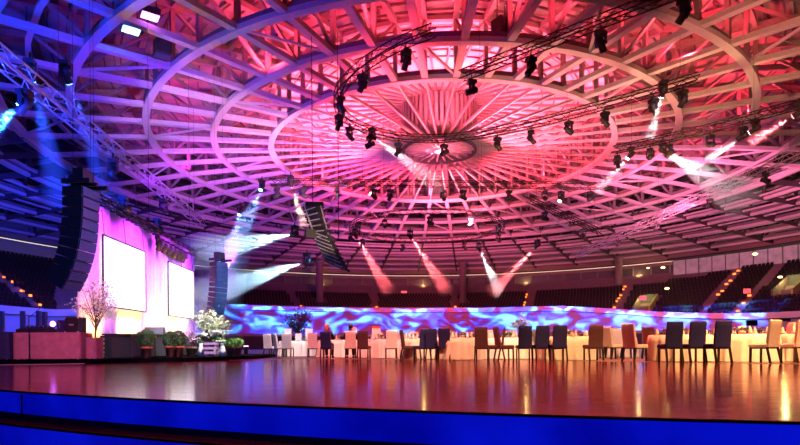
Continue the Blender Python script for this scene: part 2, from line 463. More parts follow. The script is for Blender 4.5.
# passage mouths with lit side wall
def passage(deg, k0, k1, label):
    t = empty('passage_mouth', polar(RK(k0), deg, ZK(k0)), -R(deg), label, 'passage')
    h = ZK(k1)-ZK(k0)+.9; d = RK(k1)-RK(k0)
    m = MB(); m.add([(1.1,0,0),(1.1,d,0),(1.1,d,h),(1.1,0,1.0),(1.35,0,0),(1.35,d,0),(1.35,d,h),(1.35,0,1.0)],
                    [(0,1,2,3),(7,6,5,4),(0,3,7,4),(3,2,6,7),(1,5,6,2)])
    m.build('side_wall', 'greenwall', t)
    m = MB(); m.add([(-1.1,0,0),(-1.1,d,0),(-1.1,d,h),(-1.1,0,1.0),(-1.35,0,0),(-1.35,d,0),(-1.35,d,h),(-1.35,0,1.0)],
                    [(3,2,1,0),(4,5,6,7),(4,7,3,0),(7,6,2,3),(2,6,5,1)])
    m.build('side_wall', 'concrete', t)
    m = MB(); m.box((0,d-.1,h/2), (2.2,.2,h)); m.build('back_wall', 'darkwall', t)
    q = polar(RK(k0)+d*.45, deg-.6, ZK(k0)+h*.85)
    l = pointl('passage_lamp', q, 260, (1,.85,.25), .1)
passage(44.5, 3, 7, 'green-yellow lit passage mouth in the stand nearer the middle')
passage(67.0, 5, 9, 'green-yellow lit passage mouth in the stand at the right end')
def lamp(px, py, D, label, name='ceiling_lamp', m='lamp_warm', s=.22, cat='light', group=None):
    b = MB(); b.ell((0,0,0), (s*1.1, s*1.1, s*.55))
    return tag(b.build(name, m, loc=P(px, py, D)), label, cat, group)
lamp(648,268,88,'small yellow lamp glowing left of the frosted glass box','wall_lamp')
lamp(663,267.5,86,'brighter yellow lamp glowing beside the frosted glass box edge','wall_lamp', s=.3)
lamp(667,288.5,79,'warm lamp beside the middle passage mouth','wall_lamp',s=.3)
lamp(780,277,70,'warm lamp beside the right passage mouth','wall_lamp',s=.24)
lamp(755,254,71.5,'warm oblong lamp above the frosted glass box','wall_lamp',s=.3)
for px, py, D, lb in ((404,292,103.5,'red illuminated sign on the parapet above the middle seats'),(747,291,69,'red illuminated sign left of the right passage mouth'),(643,298,77,'small red sign left of the middle passage mouth')):
    b = MB(); b.box((0,0,0), (1.1 if px < 500 else .9,.1,.42 if px < 500 else .6)); tag(b.build('exit_sign', 'sign_red', loc=P(px, py, D)), lb, 'sign')

# ================================================================== FLOOR
SC = Vector((9.35, 30.0)); SR = 27.4
def near_pt(a, rr=SR): return (SC.x+rr*math.sin(a), SC.y-rr*math.cos(a))   # a: from -y towards +x
far = [(-30,12),(-18,14.6),(-10.4,16.2),(-8.0,18.2),(-5.2,20.4),(-3.2,20.8),(0,19.6),(4.2,17.2),(9.4,12.7),(14,10),(36,4)]
angs = [R(-62+i*2) for i in range(63)]
nearp = [near_pt(a) for a in angs]
def far_y(x): return lerp_tab(far, x)
pq = MB(); vs = []; fs = []
for (x, y) in nearp:
    vs.append((x, y, 0)); vs.append((x, max(y+.02, far_y(x)), 0))
for i in range(len(nearp)-1): fs.append((2*i, 2*i+2, 2*i+3, 2*i+1))
pq.add(vs, fs)
pq.build('floor_parquet', 'parquet', kind='structure')
hf = MB(); vs = []; fs = []
xs = [x for x, y in nearp]
for (x, y) in nearp:
    vs.append((x, max(y+.02, far_y(x)), 0)); vs.append((x, 93, 0))
for i in range(len(nearp)-1): fs.append((2*i, 2*i+2, 2*i+3, 2*i+1))
o = len(vs); x0, x1 = xs[0], xs[-1]; y0, y1 = nearp[0][1], nearp[-1][1]
vs += [(x0,y0,0),(x0,93,0),(-60,93,0),(-60,y0,0),(x1,y1,0),(60,y1,0),(60,93,0),(x1,93,0)]
fs += [(o,o+1,o+2,o+3),(o+4,o+5,o+6,o+7)]
hf.add(vs, fs); hf.build('floor', 'hallfloor', kind='structure')
ts = MB()
for (a, b) in zip(far[1:], far[2:]): ts.beam((a[0],a[1],.006), (b[0],b[1],.006), .05, .012)
ts.build('trim_4', 'alu', kind='structure')
# curved steps: nosing, blue emissive riser, black tread
def step(r_out, ztop, zlow, tread, first):
    n = len(angs)-1
    s = MB(); vs = []; fs = []
    for a in angs:
        x, y = near_pt(a, r_out-.02); vs += [(x,y,ztop-.02),(x,y,zlow)]
    for i in range(n): fs.append((2*i+1, 2*i+3, 2*i+2, 2*i))
    s.add(vs, fs); s.build('step_riser', 'riser', kind='structure')
    s = MB(); vs = []; fs = []
    for a in angs:
        for r, z in ((r_out-.3, ztop-.002), (r_out+.025, ztop-.002), (r_out+.025, ztop-.02), (r_out-.3, ztop-.02)):
            x, y = near_pt(a, r); vs.append((x, y, z))
    for i in range(n):
        for k in range(4): fs.append((i*4+k, i*4+(k+1) % 4, (i+1)*4+(k+1) % 4, (i+1)*4+k))
    s.add(vs, fs); s.build('step_nosing', 'tread', kind='structure')
    s = MB(); vs = []; fs = []
    for a in angs:
        for r in (r_out-.3, r_out+tread):
            x, y = near_pt(a, r); vs.append((x, y, zlow))
    for i in range(n): fs.append((2*i, 2*i+1, 2*i+3, 2*i+2))
    s.add(vs, fs); s.build('step_tread', 'tread' if first else 'nearfloor', kind='structure')
step(SR, 0.0, -.262, .50, True)
step(SR+.48, -.262, -.56, 40, False)
jm = MB()
for a in (-13.5, 2.5, -30):
    x, y = near_pt(R(a), SR+.006); jm.box((x,y,-.145), (.012,.012,.22))
jm.build('trim_5', 'tread', kind='structure')
# ================================================================== RIGGING
def truss_line(name, label, pts, size, m, bays=None, tri=False, hang=None, group=None, closed=False, tr=.035):
    t = empty(name, pts[0], 0, label, 'truss', group); o = Vector(pts[0])
    pts = [Vector(p)-o for p in pts]
    # resample at about one bay per 'size*1.3'
    seg = []; step = size*1.35
    for a, b in zip(pts, pts[1:]):
        n = max(1, int(round((b-a).length/step)))
        for i in range(n): seg.append(a+(b-a)*i/n)
    seg.append(pts[-1])
    up = Vector((0,0,1)); cor = []
    for i, p in enumerate(seg):
        t_ = (seg[min(i+1, len(seg)-1)]-seg[max(i-1, 0)]).normalized()
        if closed and i in (0, len(seg)-1): t_ = (seg[1]-seg[-2]).normalized()
        s = t_.cross(up).normalized(); h = size/2
        cor.append([p+s*h+up*h, p-s*h+up*h, p-s*h-up*h, p+s*h-up*h])
    for k in range(4):
        mb = MB(); mb.tube([c[k] for c in cor], tr, 5); mb.build('chord', m, t)
    lace = MB()
    for i in range(len(cor)-1):
        for k in range(4):
            a, b = (k, (k+1) % 4) if i % 2 else ((k+1) % 4, k)
            lace.tube([cor[i][a], cor[i+1][b]], tr*.55, 4)
    lace.build('lacing', m, t)
    for f in (hang or []):
        p = seg[min(len(seg)-1, int(f*(len(seg)-1)))]; w = p+o
        rr = math.hypot(w.x-XC, w.y-YC); top = zb(max(3.5, rr))
        mb = MB(); mb.tube([p+up*size/2, Vector((p.x, p.y, top-o.z))], .009, 4); mb.build('hoist_cable', 'black', t)
    return [s+o for s in seg]

def samp(seg, f):
    x = f*(len(seg)-1); i = min(len(seg)-2, int(x)); return seg[i].lerp(seg[i+1], x-i)

T1 = [P(434,30,24.4),P(395,46,26.2),P(360,68,28.3),P(340,90,30.4),P(339,108,32.3),P(352,122,34.4),P(376,132,36),P(405,137.5,37),P(440,138.5,37.2),P(480,134,36.6),P(535,123,34.7),P(600,106,32.0),P(655,91,29.8),P(699,77,28.4)]
z1 = sum(p.z for p in T1)/len(T1)
T1 = [Vector(((p.x)*(z1-.5)/(p.z-.5), p.y*(z1-.5)/(p.z-.5), z1)) for p in T1]
def smooth(pts, n=4):
    out = []
    for i in range(len(pts)-1):
        p0, p1, p2, p3 = pts[max(0,i-1)], pts[i], pts[i+1], pts[min(len(pts)-1,i+2)]
        for k in range(n):
            t = k/n
            out.append(.5*((2*p1)+(p2-p0)*t+(2*p0-5*p1+4*p2-p3)*t*t+(3*p1-p0-3*p2+p3)*t**3))
    return out+[pts[-1]]
S1 = truss_line('curved_lighting_truss', 'large black curved lighting truss sweeping round below the bright roof hub', smooth(T1), .42, 'truss_black', hang=(.02,.3,.55,.8,.97))
S2 = truss_line('lighting_truss', 'black straight lighting truss rising to the top edge above the curved truss', [P(461,76,28.6), Vector(((665-400)/F*22.2, 22.2, P(461,76,28.6).z)), Vector((13.4,20.2,P(461,76,28.6).z))], .42, 'truss_black', hang=(.1,.8))
S3 = truss_line('lighting_truss', 'long level black lighting truss across the middle below the hub', [P(270,182,40.5), P(600,186,41.3)], .42, 'truss_black', hang=(.05,.35,.65,.95))
S4 = truss_line('lighting_truss', 'black lighting truss slanting toward the right edge of the roof', [P(614,150,36.7), P(700,131,33.3), P(830,96,28.5)], .42, 'truss_black', hang=(.1,.7))
z5 = 9.7
S5 = truss_line('long_silver_truss', 'long silver truss running above the drape wall, lit violet', [Vector((-12.2,13.0,z5)), Vector((-14.72,40.6,z5))], .48, 'alu', hang=(.3,.95), tr=.04)
S6 = truss_line('long_silver_truss', 'long silver truss running down the hall above the right stand', [Vector((25.4,31,12.6)), Vector((24.2,74,12.6))], .62, 'alu', hang=(.1,.5,.95), tr=.05)
ring = [Vector((2.6+7.2*math.cos(a), 52+6.4*math.sin(a), 11.7)) for a in [2*math.pi*i/40 for i in range(41)]]
S7 = truss_line('ring_truss', 'small black ring truss hanging low at the centre of the hall', ring, .38, 'truss_black', hang=(.1,.35,.6,.85), closed=True)
S8 = truss_line('lighting_truss', 'short dark truss sloping down right of the small ring truss', [P(528,199,43), P(583,224,47), P(600,232,49)], .38, 'truss_black', hang=(.1,.9))
drT = truss_line('drape_truss', 'black truss carrying the top of the pale drape wall', [Vector((-12.32,20.6,6.66)), Vector((-12.95,34.4,6.36))], .32, 'truss_black', hang=(.1,.5,.95))

# moving head lamps
def moving_head(loc, aim, label, lens='lens_off', s=1.0, group='moving head lamps on the trusses', hangup=.25):
    t = empty('moving_head_lamp', loc, 0, label, 'stage light', group)
    d = (Vector(aim)-Vector(loc)).normalized()
    rz = math.atan2(d.y, d.x)
    b = MB(); b.box((0,0,-.09*s), (.42*s,.36*s,.18*s), rz); b.tube([(0,0,0),(0,0,hangup)], .035*s, 5); b.build('base', 'blackbox', t)
    sd = Vector((-math.sin(rz), math.cos(rz), 0)); c = Vector((0,0,-.52*s))
    y = MB(); y.beam(sd*(.245*s)+Vector((0,0,-.15*s)), sd*(-.245*s)+Vector((0,0,-.15*s)), .10*s, .06*s)
    for sg in (-1,1): y.beam(sd*(.22*s*sg)+Vector((0,0,-.15*s)), sd*(.22*s*sg)+c+Vector((0,0,-.06*s)), .05*s, .14*s, d)
    y.build('yoke', 'blackbox', t)
    h = MB(); h.tube([c-d*.30*s, c-d*.26*s, c-d*.02*s, c+d*.10*s, c+d*.32*s], [.09*s,.17*s,.18*s,.14*s,.155*s], 12)
    ho = h.build('lamp_head', 'blackbox', t)
    l = MB(); l.tube([c+d*.321*s, c+d*.335*s], .135*s, 12); l.build('lens', lens, ho)
    return Vector(loc)+c+d*.36*s

def haze_mat(dens):
    m = bpy.data.materials.new('thin_haze'); m.use_nodes = True; nt = m.node_tree
    nt.nodes.remove(nt.nodes['Principled BSDF'])
    v = nt.nodes.new('ShaderNodeVolumeScatter'); v.inputs['Density'].default_value = dens; v.inputs['Color'].default_value = (1,1,1,1); v.inputs['Anisotropy'].default_value = .0
    nt.links.new(v.outputs['Volume'], nt.nodes['Material Output'].inputs['Volume'])
    return m
HAZE = haze_mat(.16)
def beam(p, aim, angle, watts, col, label, reach=1.0):
    p = Vector(p); aim = Vector(aim); d = (aim-p); L = d.length*reach; d.normalize()
    r1 = math.tan(R(angle/2))*L; m = MB()
    m.tube([d*.02, d*L*.35, d*L], [.06, .06+r1*.35, .06+r1], 20, True, True)
    o = m.build('light_beam_haze', HAZE, loc=p); tag(o, label, 'light beam', kind='stuff')
    spot('beam_lamp', p-d*.01, aim, watts, col, angle*.96, .35, .05)
BW = 8
def head_beam(apx, D, end, De, angle, watts, col, lens, lab, s=1.0):
    a = P(apx[0], apx[1], D); e = P(end[0], end[1], De)
    base = a-(e-a).normalized()*.36*s+Vector((0,0,.52*s))
    q = moving_head(base, base+(e-a), 'moving head lamp casting '+lab, lens, s)
    beam(q, q+(e-a), angle, watts*BW, col, 'hazy beam: '+lab)
RED = (1,.12,.14); WHT = (1,.86,.88); BLU = (.03,.25,1.0); PNK = (1,.45,.5); ICE = (.45,.75,1.0); WRM = (1,.62,.35)
head_beam((19,107),20,(-50,165),19,26,3800,BLU,'lens_blue','a bright blue beam at the far left')
head_beam((292,187),40.8,(304,226),43,14,2600,WRM,'lens_warm','a short warm beam left of the hanging speaker cluster')
head_beam((357,238),46,(388,290),52,12,9000,RED,'lens_red','a red beam under the left end of the ring truss')
head_beam((412,239),46,(446,290),52,12,9000,RED,'lens_red','a red beam under the middle of the ring truss')
head_beam((535,248),49,(492,292),55,12,9000,RED,'lens_red','a red beam falling left beyond the ring truss')
head_beam((480,251),50,(494,280),53,15,2600,WHT,'lens_white','a small white beam below the ring truss')
head_beam((376,139),36,(440,186),41,14,3600,PNK,'lens_white','a pink-white beam below the curved truss')
head_beam((667,153),36.6,(745,200),39,26,950,WHT,'lens_white','a wide white fan beam above the right stand')
head_beam((627,159),36.8,(596,192),37,18,1800,PNK,'lens_white','a pinkish beam falling left at the right of the hub')
head_beam((749,133),32,(708,160),34,18,900,WHT,'lens_white','a white beam falling left near the right edge')
head_beam((792,117),29.5,(750,143),31,16,6000,RED,'lens_red','a red beam near the right edge')
head_beam((661,98),29.8,(650,138),31,18,800,WHT,'lens_white','a white beam dropping from the curved truss right arm')
# other lamps on the trusses
k = 0
WHERE = {'S1':('along the large curved black truss', S1), 'S2':('on the straight truss at top', S2), 'S3':('under the long level truss', S3), 'S4':('on the slanting truss at right', S4), 'S7':('on the small ring truss', S7), 'S5':('on the long silver truss above the drapes', S5), 'S6':('on the long silver truss at right', S6), 'S8':('on the short sloping truss', S8)}
LAMPS = [('S1',f) for f in (.05,.13,.2,.27,.33,.39,.46,.55,.64,.72,.80,.87,.93,.97)]+[('S2',f) for f in (.05,.3,.55,.8)]+[('S3',f) for f in (.02,.1,.2,.31,.36,.52,.58,.72,.83,.88,.97)]+[('S4',f) for f in (.02,.2,.3,.5,.65)]+[('S7',f) for f in (.03,.15,.3,.42,.5,.58,.66,.75,.83,.92)]+[('S5',f) for f in (.2,.45,.7)]+[('S6',f) for f in (.15,.3,.5,.7)]+[('S8',f) for f in (.2,.7)]
for nm, f in LAMPS:
    w, seg = WHERE[nm]; p = samp(seg, f)-Vector((0,0,.45)); an = rnd.uniform(0, 6.28)
    dz = rnd.choice((-1.2,-1.2,-.4,.5))
    s = 1.05 if nm in ('S1','S2') else 1.0
    on = nm == 'S3' and f in (.31,.58,.88)
    moving_head(p, p+Vector((math.cos(an), math.sin(an), dz)), 'dark moving head lamp '+w, 'lens_warm' if on else 'lens_off', s, 'dark lamps '+w, .3)
# profile spots on the drape truss
for i in range(6):
    p = samp(drT, .52+.05*i)+Vector((.45,0,-.35))
    moving_head(p, p+Vector((-.5,.3,-1)), 'black spotlight in the row of six on the drape truss', 'lens_off', .9, 'six spotlights on the drape truss', .3)
for f, lb in ((.30,'lone lamp standing on the drape truss above the first screen'),(.58,'lone lamp standing on the drape truss above the spotlight row')):
    p = samp(drT, f)+Vector((0,0,.75)); moving_head(p, p+Vector((1,.2,-.3)), lb, 'lens_off', .9, None, -.6)
# floodlights on the big roof rings, upper left
for (px, py, D, lb, on) in ((150,13,28,'square floodlight with violet glow hanging at the top left ring', True),(131,27,29,'square floodlight with blue glow below the top left ring', True),(162,48,31,'black speaker box hung between two roof rings at top left', False),(501,28,31,'black speaker box hung on the roof ring near the top middle', False)):
    t = empty('floodlight' if on else 'hung_speaker', P(px, py, D), R(35), lb, 'light' if on else 'speaker')
    m = MB(); m.box((0,0,0), (.9,.7,.35) if on else (.8,1.1 if px < 300 else .8,.9)); m.build('housing', 'blackbox', t)
    m = MB(); m.box((0,0,-.19 if on else -.47), (.8,.6,.03)); m.build('lens_panel' if on else 'grille', ('lamp_violet' if px > 140 else 'lens_blue') if on else 'grille', t)
    m = MB(); m.beam((-.3,0,.1), (-.3,0,1.5), .05,.05); m.beam((.3,0,.1), (.3,0,1.5), .05,.05); m.build('bracket', 'blackbox', t)

# line arrays
def line_array(name, label, top, n, w, dpt, h, face, curve, label_face=None, thick=1.0):
    t = empty(name, top, face, label, 'speaker')
    fr = MB()
    for y in (-w/2, w/2): fr.beam((-dpt, y, .12), (.25, y, .12), .08, .12)
    fr.beam((-dpt, 0, .12), (.2, 0, .12), .06, .10); fr.box((-.2,0,.35), (.3,.5,.35)); fr.build('fly_bar', 'blackbox', t)
    ca = MB()
    rr = math.hypot(top[0]-XC, top[1]-YC)
    for x in (-.5, .1): ca.tube([(x,0,.1), (x,0,zb(rr)-top[2])], .006, 4)
    ca.build('hoist_cable', 'black', t)
    p = Vector((0,0,0)); ang = 0
    for i in range(n):
        ang = curve*(i/(n-1))**1.7
        ax = Vector((math.cos(ang), 0, -math.sin(ang))); dn = Vector((-math.sin(ang), 0, -math.cos(ang)))
        c = MB(); g = MB(); hh = h*.94
        # wedge cabinet: tall at the front, shorter at the back
        q = []
        for y in (-w/2, w/2):
            q += [p+Vector((0,y,0)), p+dn*hh+Vector((0,y,0)), p-ax*dpt+dn*hh*.86+Vector((0,y,0)), p-ax*dpt+dn*hh*.10+Vector((0,y,0))]
        c.add(q, [(0,1,2,3),(7,6,5,4),(0,4,5,1),(1,5,6,2),(2,6,7,3),(3,7,4,0)])
        co = c.build('cabinet', 'blackbox', t)
        q = []
        for y in (-w/2+.03, w/2-.03): q += [p+dn*.02+ax*.004+Vector((0,y,0)), p+dn*(hh-.02)+ax*.004+Vector((0,y,0)), p+dn*(hh-.02)+ax*.03+Vector((0,y,0)), p+dn*.02+ax*.03+Vector((0,y,0))]
        g.add(q, [(0,1,2,3),(7,6,5,4),(0,4,5,1),(1,5,6,2),(2,6,7,3),(3,7,4,0)])
        g.build('grille', 'grille', co)
        p = p+dn*h
    return t
a0 = P(90.5,189,15.2)
line_array('line_array', 'large black curved line array hanging in front of the drape wall', a0, 10, .78, .55, .295, R(-4), R(32))
line_array('line_array', 'slim grey line array hanging behind the second screen', P(222,262,29.5), 11, .85, .5, .28, R(-28), R(20))

# hanging cluster in the middle
def cluster():
    top = P(313.5,205,29.5)
    t = empty('speaker_cluster', top, 0, 'dark twisted hanging speaker cluster left of the middle', 'speaker')
    f = MB(); f.box((.08,0,.0), (.95,.5,.22)); f.box((.25,.1,-.3), (.5,.4,.28)); f.build('fly_bar', 'blackbox', t)
    ca = MB()
    for x in (-.05, 1.35): ca.tube([(x,0,0 if x < 1 else -1.9), (x,0,zb(math.hypot(top.x-XC, top.y-YC))-top.z)], .02, 4)
    ca.build('hoist_cable', 'black', t)
    for i in range(6):          # upper, narrow column
        z = -.28-.30*i; x = -.05+.12*i
        m = MB(); m.box((0,0,0), (.80+.04*i,.7,.17), M4=Matrix.Translation((x,0,z)) @ Matrix.Rotation(R(-12+3*i), 4, 'Y') @ Matrix.Rotation(R(-18+rnd.uniform(-8,8)), 4, 'Z'))
        co = m.build('cabinet', 'blackbox', t)
        m = MB(); m.box((0,-.37,0), (.72,.03,.05), M4=Matrix.Translation((x,0,z)) @ Matrix.Rotation(R(-12+3*i), 4, 'Y') @ Matrix.Rotation(R(-18), 4, 'Z')); m.build('horn_slot', 'alu', co)
    m = MB(); m.box((-.15,-.2,-1.62), (.55,.5,.42), R(20)); m.build('beam_lamp_body', 'blackbox', t)
    rl = MB()
    rl.beam((.42,-.25,-.1), (1.25,-.25,-3.3), .06,.06); rl.beam((-.45,-.25,-.1), (.15,-.25,-1.9), .06,.06); rl.build('rigging_rail', 'alu', t)
    for i in range(8):          # lower, broad slanted column
        z = -1.72-.225*i; x = .46+.115*i
        m = MB(); m.box((0,0,0), (1.25,.8,.12), M4=Matrix.Translation((x,0,z)) @ Matrix.Rotation(R(24), 4, 'Y') @ Matrix.Rotation(R(-20), 4, 'Z'))
        co = m.build('cabinet', 'blackbox', t)
        m = MB(); m.box((0,-.42,0), (1.15,.03,.05), M4=Matrix.Translation((x,0,z)) @ Matrix.Rotation(R(24), 4, 'Y') @ Matrix.Rotation(R(-20), 4, 'Z'))
        m.build('horn_slot', 'alu', co)
cluster()
for (a, e, w, lb) in (((305,238),(205,256),3600,'upper white-blue beam from the hanging cluster to the left'),((317,265),(190,305),3600,'lower white-blue beam from the hanging cluster to the left')):
    p = P(a[0], a[1], 29.2); q = P(e[0], e[1], 37)
    c = moving_head(p+Vector((-.45,-.5,.55)), p+Vector((-.45,-.5,.55))+(q-p), 'moving head lamp casting the '+lb, 'lens_white', .8, None, .2)
    beam(c, c+(q-p), 14, w*1.15*BW, ICE, 'hazy '+lb)
for (a, D, e, De, an, w, lb) in (((262,180),42,(206,312),37,22,1000,'broad pale blue beam slanting down behind the second screen'),((240,205),45,(216,320),42,22,1000,'faint blue beam falling over the slim line array'),((66,62),22,(112,190),26,14,900,'faint blue beam crossing under the long silver truss'),((30,60),22,(60,185),25,16,900,'faint blue beam falling over the left stand')):
    p = P(a[0], a[1], D); q = P(e[0], e[1], De)
    c = moving_head(p, q, 'dark lamp casting the '+lb, 'lens_blue', 1, None, .3)
    beam(c, c+(q-p), an, w*BW, (.02,.09,1) if D < 40 else (.2,.5,1), 'hazy '+lb)
# ================================================================== STAGE SIDE (left)
def drape():
    x0, y0, x1, y1 = -12.3, 20.75, -12.95, 34.3; zt_ = 6.14; L = math.hypot(x1-x0, y1-y0); n = 420
    d = Vector((x1-x0, y1-y0, 0)).normalized(); nr = Vector((d.y, -d.x, 0))
    m = MB(); vs = []; fs = []
    zs = [.02, 1.5, 3, 4.5, zt_]
    for i in range(n+1):
        u = i/n*L; w = .08*math.sin(u*13)+.045*math.sin(u*8.3+1)
        for z in zs:
            p = Vector((x0, y0, 0))+d*u+nr*w*(1-.25*z/zt_); vs.append((p.x, p.y, z*(1+.042*(1-i/n)) if z > 1 else z))
    q = len(zs)
    for i in range(n):
        for j in range(q-1): fs.append((i*q+j, (i+1)*q+j, (i+1)*q+j+1, i*q+j+1))
    m.add(vs, fs, True)
    o = m.build('drape_wall', 'drape'); sol = o.modifiers.new('thick', 'SOLIDIFY'); sol.thickness = .015
    tag(o, 'tall pleated pale drape wall lit violet above and amber below', 'curtain')
drape()
def screen(y0, label):
    t = lambda y: (y-20.75)/(34.3-20.75)
    fx = lambda y: -12.3-.65*t(y)+.22
    L = 4.15; y1 = y0+L
    e = empty('projection_screen', (fx(y0), y0, 2.2), 0, label, 'screen')
    a = Vector((0,0,0)); b = Vector((fx(y1)-fx(y0), L, 0)); H = 2.92
    m = MB(); m.add([a, b, b+Vector((0,0,H)), a+Vector((0,0,H))]+[v+Vector((-.04,0,0)) for v in (a, b, b+Vector((0,0,H)), a+Vector((0,0,H)))],
        [(3,2,1,0),(4,5,6,7),(0,1,5,4),(2,3,7,6),(1,2,6,5),(3,0,4,7)])
    m.build('screen_surface', 'screen', e)
    f = MB(); o = Vector((.0,0,0))
    for p, q in ((a, b), (b, b+Vector((0,0,H))), (b+Vector((0,0,H)), a+Vector((0,0,H))), (a+Vector((0,0,H)), a)): f.beam(p+o, q+o, .06, .06, (1,0,0))
    f.build('frame', 'black', e)
    for k in (.03, .5, .97):
        c = MB(); p = a.lerp(b, k)+Vector((0,0,H)); c.tube([p, p+Vector((-.1,0,1.05))], .015, 4); c.build('hanging_cable', 'black', e)
screen(22.35, 'first white projection screen, nearest on the drape wall')
screen(29.45, 'second white projection screen, farther along the drape wall')

_old = set(o.name for o in COL.objects)
# black stage box with seams and steps
e = empty('stage_platform', (-10.0,18.3,0), 0, 'long black stage box standing before the pale drapes', 'platform')
m = MB(); m.box((.47,3.9,.40), (.9,7.6,.76)); m.build('body', 'blackbox', e)
m = MB(); m.box((.47,3.9,.80), (.98,7.76,.05)); m.build('top', 'black', e)
m = MB()
for i in range(5): m.box((-.03,.12,.12+.15*i), (.12,.14,.07))
m.build('stacking_lug', 'black', e)
for y in (1.9,3.8,5.7): m = MB(); m.box((.925,y,.40), (.02,.05,.76)); m.build('panel_seam', 'black', e)
e = empty('monitor_wedge', (-9.4,20.9,.83), R(15), 'low black wedge on the stage box behind the round bush', 'speaker')
m = MB(); m.add([(-.35,-.25,0),(.35,-.25,0),(.35,.25,0),(-.35,.25,0),(-.35,-.05,.3),(.35,-.05,.3),(.35,.25,.3),(-.35,.25,.3)],[(3,2,1,0),(4,5,6,7),(0,1,5,4),(1,2,6,5),(2,3,7,6),(3,0,4,7)]); m.build('cabinet','blackbox',e)
m = MB(); m.add([(-.32,-.255,.03),(.32,-.255,.03),(.32,-.07,.28),(-.32,-.07,.28)],[(0,1,2,3)]); m.build('grille','grille',e)

# DJ desk
def skirt_table(loc, w, d, h, cm, label, name='draped_desk', cat='table', fold=9):
    t = empty(name, loc, 0, label, cat)
    m = MB(); m.box((0,0,h-.02), (w,d,.04)); m.build('table_top', 'blackbox', t)
    m = MB(); vs = []; fs = []; per = [(-w/2,-d/2),(w/2,-d/2),(w/2,d/2),(-w/2,d/2)]; n = 0
    ring = []
    for i in range(4):
        a = Vector(per[i]); b = Vector(per[(i+1) % 4]); L = (b-a).length; k = max(4, int(L/.06))
        nr = Vector(((b-a).y, -(b-a).x)).normalized()
        for j in range(k):
            u = j/k; ring.append((a.lerp(b, u), nr, u*L))
    for z, amp in ((h+.004,0),(h-.06,.3),(h*.5,.7),(.015,1)):
        for p, nr, u in ring:
            w_ = .012+.018*amp*math.sin(u*fold)+.008*amp*math.sin(u*21)
            vs.append((p.x+nr.x*w_, p.y+nr.y*w_, z))
    n = len(ring)
    for j in range(3):
        for i in range(n): fs.append(((j+1)*n+i, (j+1)*n+(i+1) % n, j*n+(i+1) % n, j*n+i))
    m.add(vs, fs, True); m.add([vs[i] for i in range(n)], [tuple(range(n))])
    m.build('cloth', cm, t)
    for sx in (-1,1):
        for sy in (-1,1):
            m = MB(); m.tube([(sx*(w/2-.08), sy*(d/2-.08), 0), (sx*(w/2-.08), sy*(d/2-.08), h-.03)], .02, 6); m.build('leg', 'alu', t)
    return t
skirt_table((-11.05,17.4,0), 2.05, .75, .84, 'pinkcloth', 'long DJ desk under a salmon cloth at the left')
skirt_table((-12.65,17.3,0), .95, .8, .84, 'navycloth', 'desk under a dark blue cloth at the left edge')
skirt_table((-9.83,17.55,0), .28, .5, .68, 'pinkcloth', 'small salmon draped stand beside the long DJ desk', 'draped_stand')
def gear(x, y, z, label):
    e = empty('mixing_console', (x,y,z), 0, label, 'console')
    m = MB(); m.add([(-.45,-.25,0),(.45,-.25,0),(.45,.25,0),(-.45,.25,0),(-.45,-.25,.10),(.45,-.25,.10),(.45,.25,.24),(-.45,.25,.24)],[(3,2,1,0),(4,5,6,7),(0,1,5,4),(1,2,6,5),(2,3,7,6),(3,0,4,7)]); m.build('body','blackbox',e)
    for i in range(6):
        m = MB(); m.lathe([(.018,0),(.016,.03)], (-.35+.14*i,.05,.185), 8); m.build('knob','alu',e)
gear(-11.6,17.35,.845,'black mixing console at the left end of the DJ desk')
e = empty('black_flight_case', (-10.35,17.4,.845), 0, 'tall dark equipment case at the right end of the DJ desk', 'case')
m = MB(); m.box((0,0,.24), (.42,.45,.48)); m.build('body','blackbox',e)
m = MB()
for sx in (-1,1):
    for sz in (.02,.46): m.box((sx*.2,-.22,sz), (.04,.03,.04))
m.build('corner_cap','alu',e)
m = MB(); m.box((0,-.235,.24), (.14,.02,.05)); m.build('handle','alu',e)
q = P(55,324.5,17.3)
e = empty('beam_light', (q.x,17.3,.845), 0, 'small moving light glowing violet on the DJ desk', 'stage light')
m = MB(); m.box((0,0,.05), (.24,.24,.10)); m.build('base','blackbox',e)
m = MB(); m.box((-.11,0,.16),(.03,.08,.16)); m.box((.11,0,.16),(.03,.08,.16)); m.build('yoke','blackbox',e)
m = MB(); m.tube([(0,.12,.27),(0,-.10,.27)],[.085,.10],14); ho = m.build('lamp_head','blackbox',e)
m = MB(); m.tube([(0,-.101,.27),(0,-.112,.27)],.088,14); m.build('lens','lamp_violet',ho)
e = empty('microphone_stand', (-11.5,16.9,0), 0, 'thin black microphone stand in front of the DJ desk', 'microphone stand')
m = MB(); m.lathe([(.14,0),(.14,.02),(.02,.03)],(0,0,0),14); m.build('base','black',e)
m = MB(); m.tube([(0,0,.02),(0,0,1.3)],.012,6); m.build('pole','black',e)
m = MB(); m.tube([(0,0,1.3),(.42,.15,1.75)],.009,6); m.build('boom','black',e)
m = MB(); m.tube([(.42,.15,1.75),(.49,.17,1.8)],[.016,.026],8); m.build('microphone','black',e)
e = empty('floor_uplight', (P(96,350,19.2).x,19.2,0), 0, 'round floor uplight glowing pink-white beside the stage box', 'stage light')
m = MB(); m.box((-.3,.1,.22),(.42,.3,.44)); m.build('housing','blackbox',e)
m = MB(); m.tube([(0,.16,.30),(0,-.04,.30)],[.12,.17],16); m.build('lamp_head','blackbox',e)
m = MB(); m.tube([(0,-.041,.30),(0,-.055,.30)],.15,16); m.build('lens','lamp_pink',e)
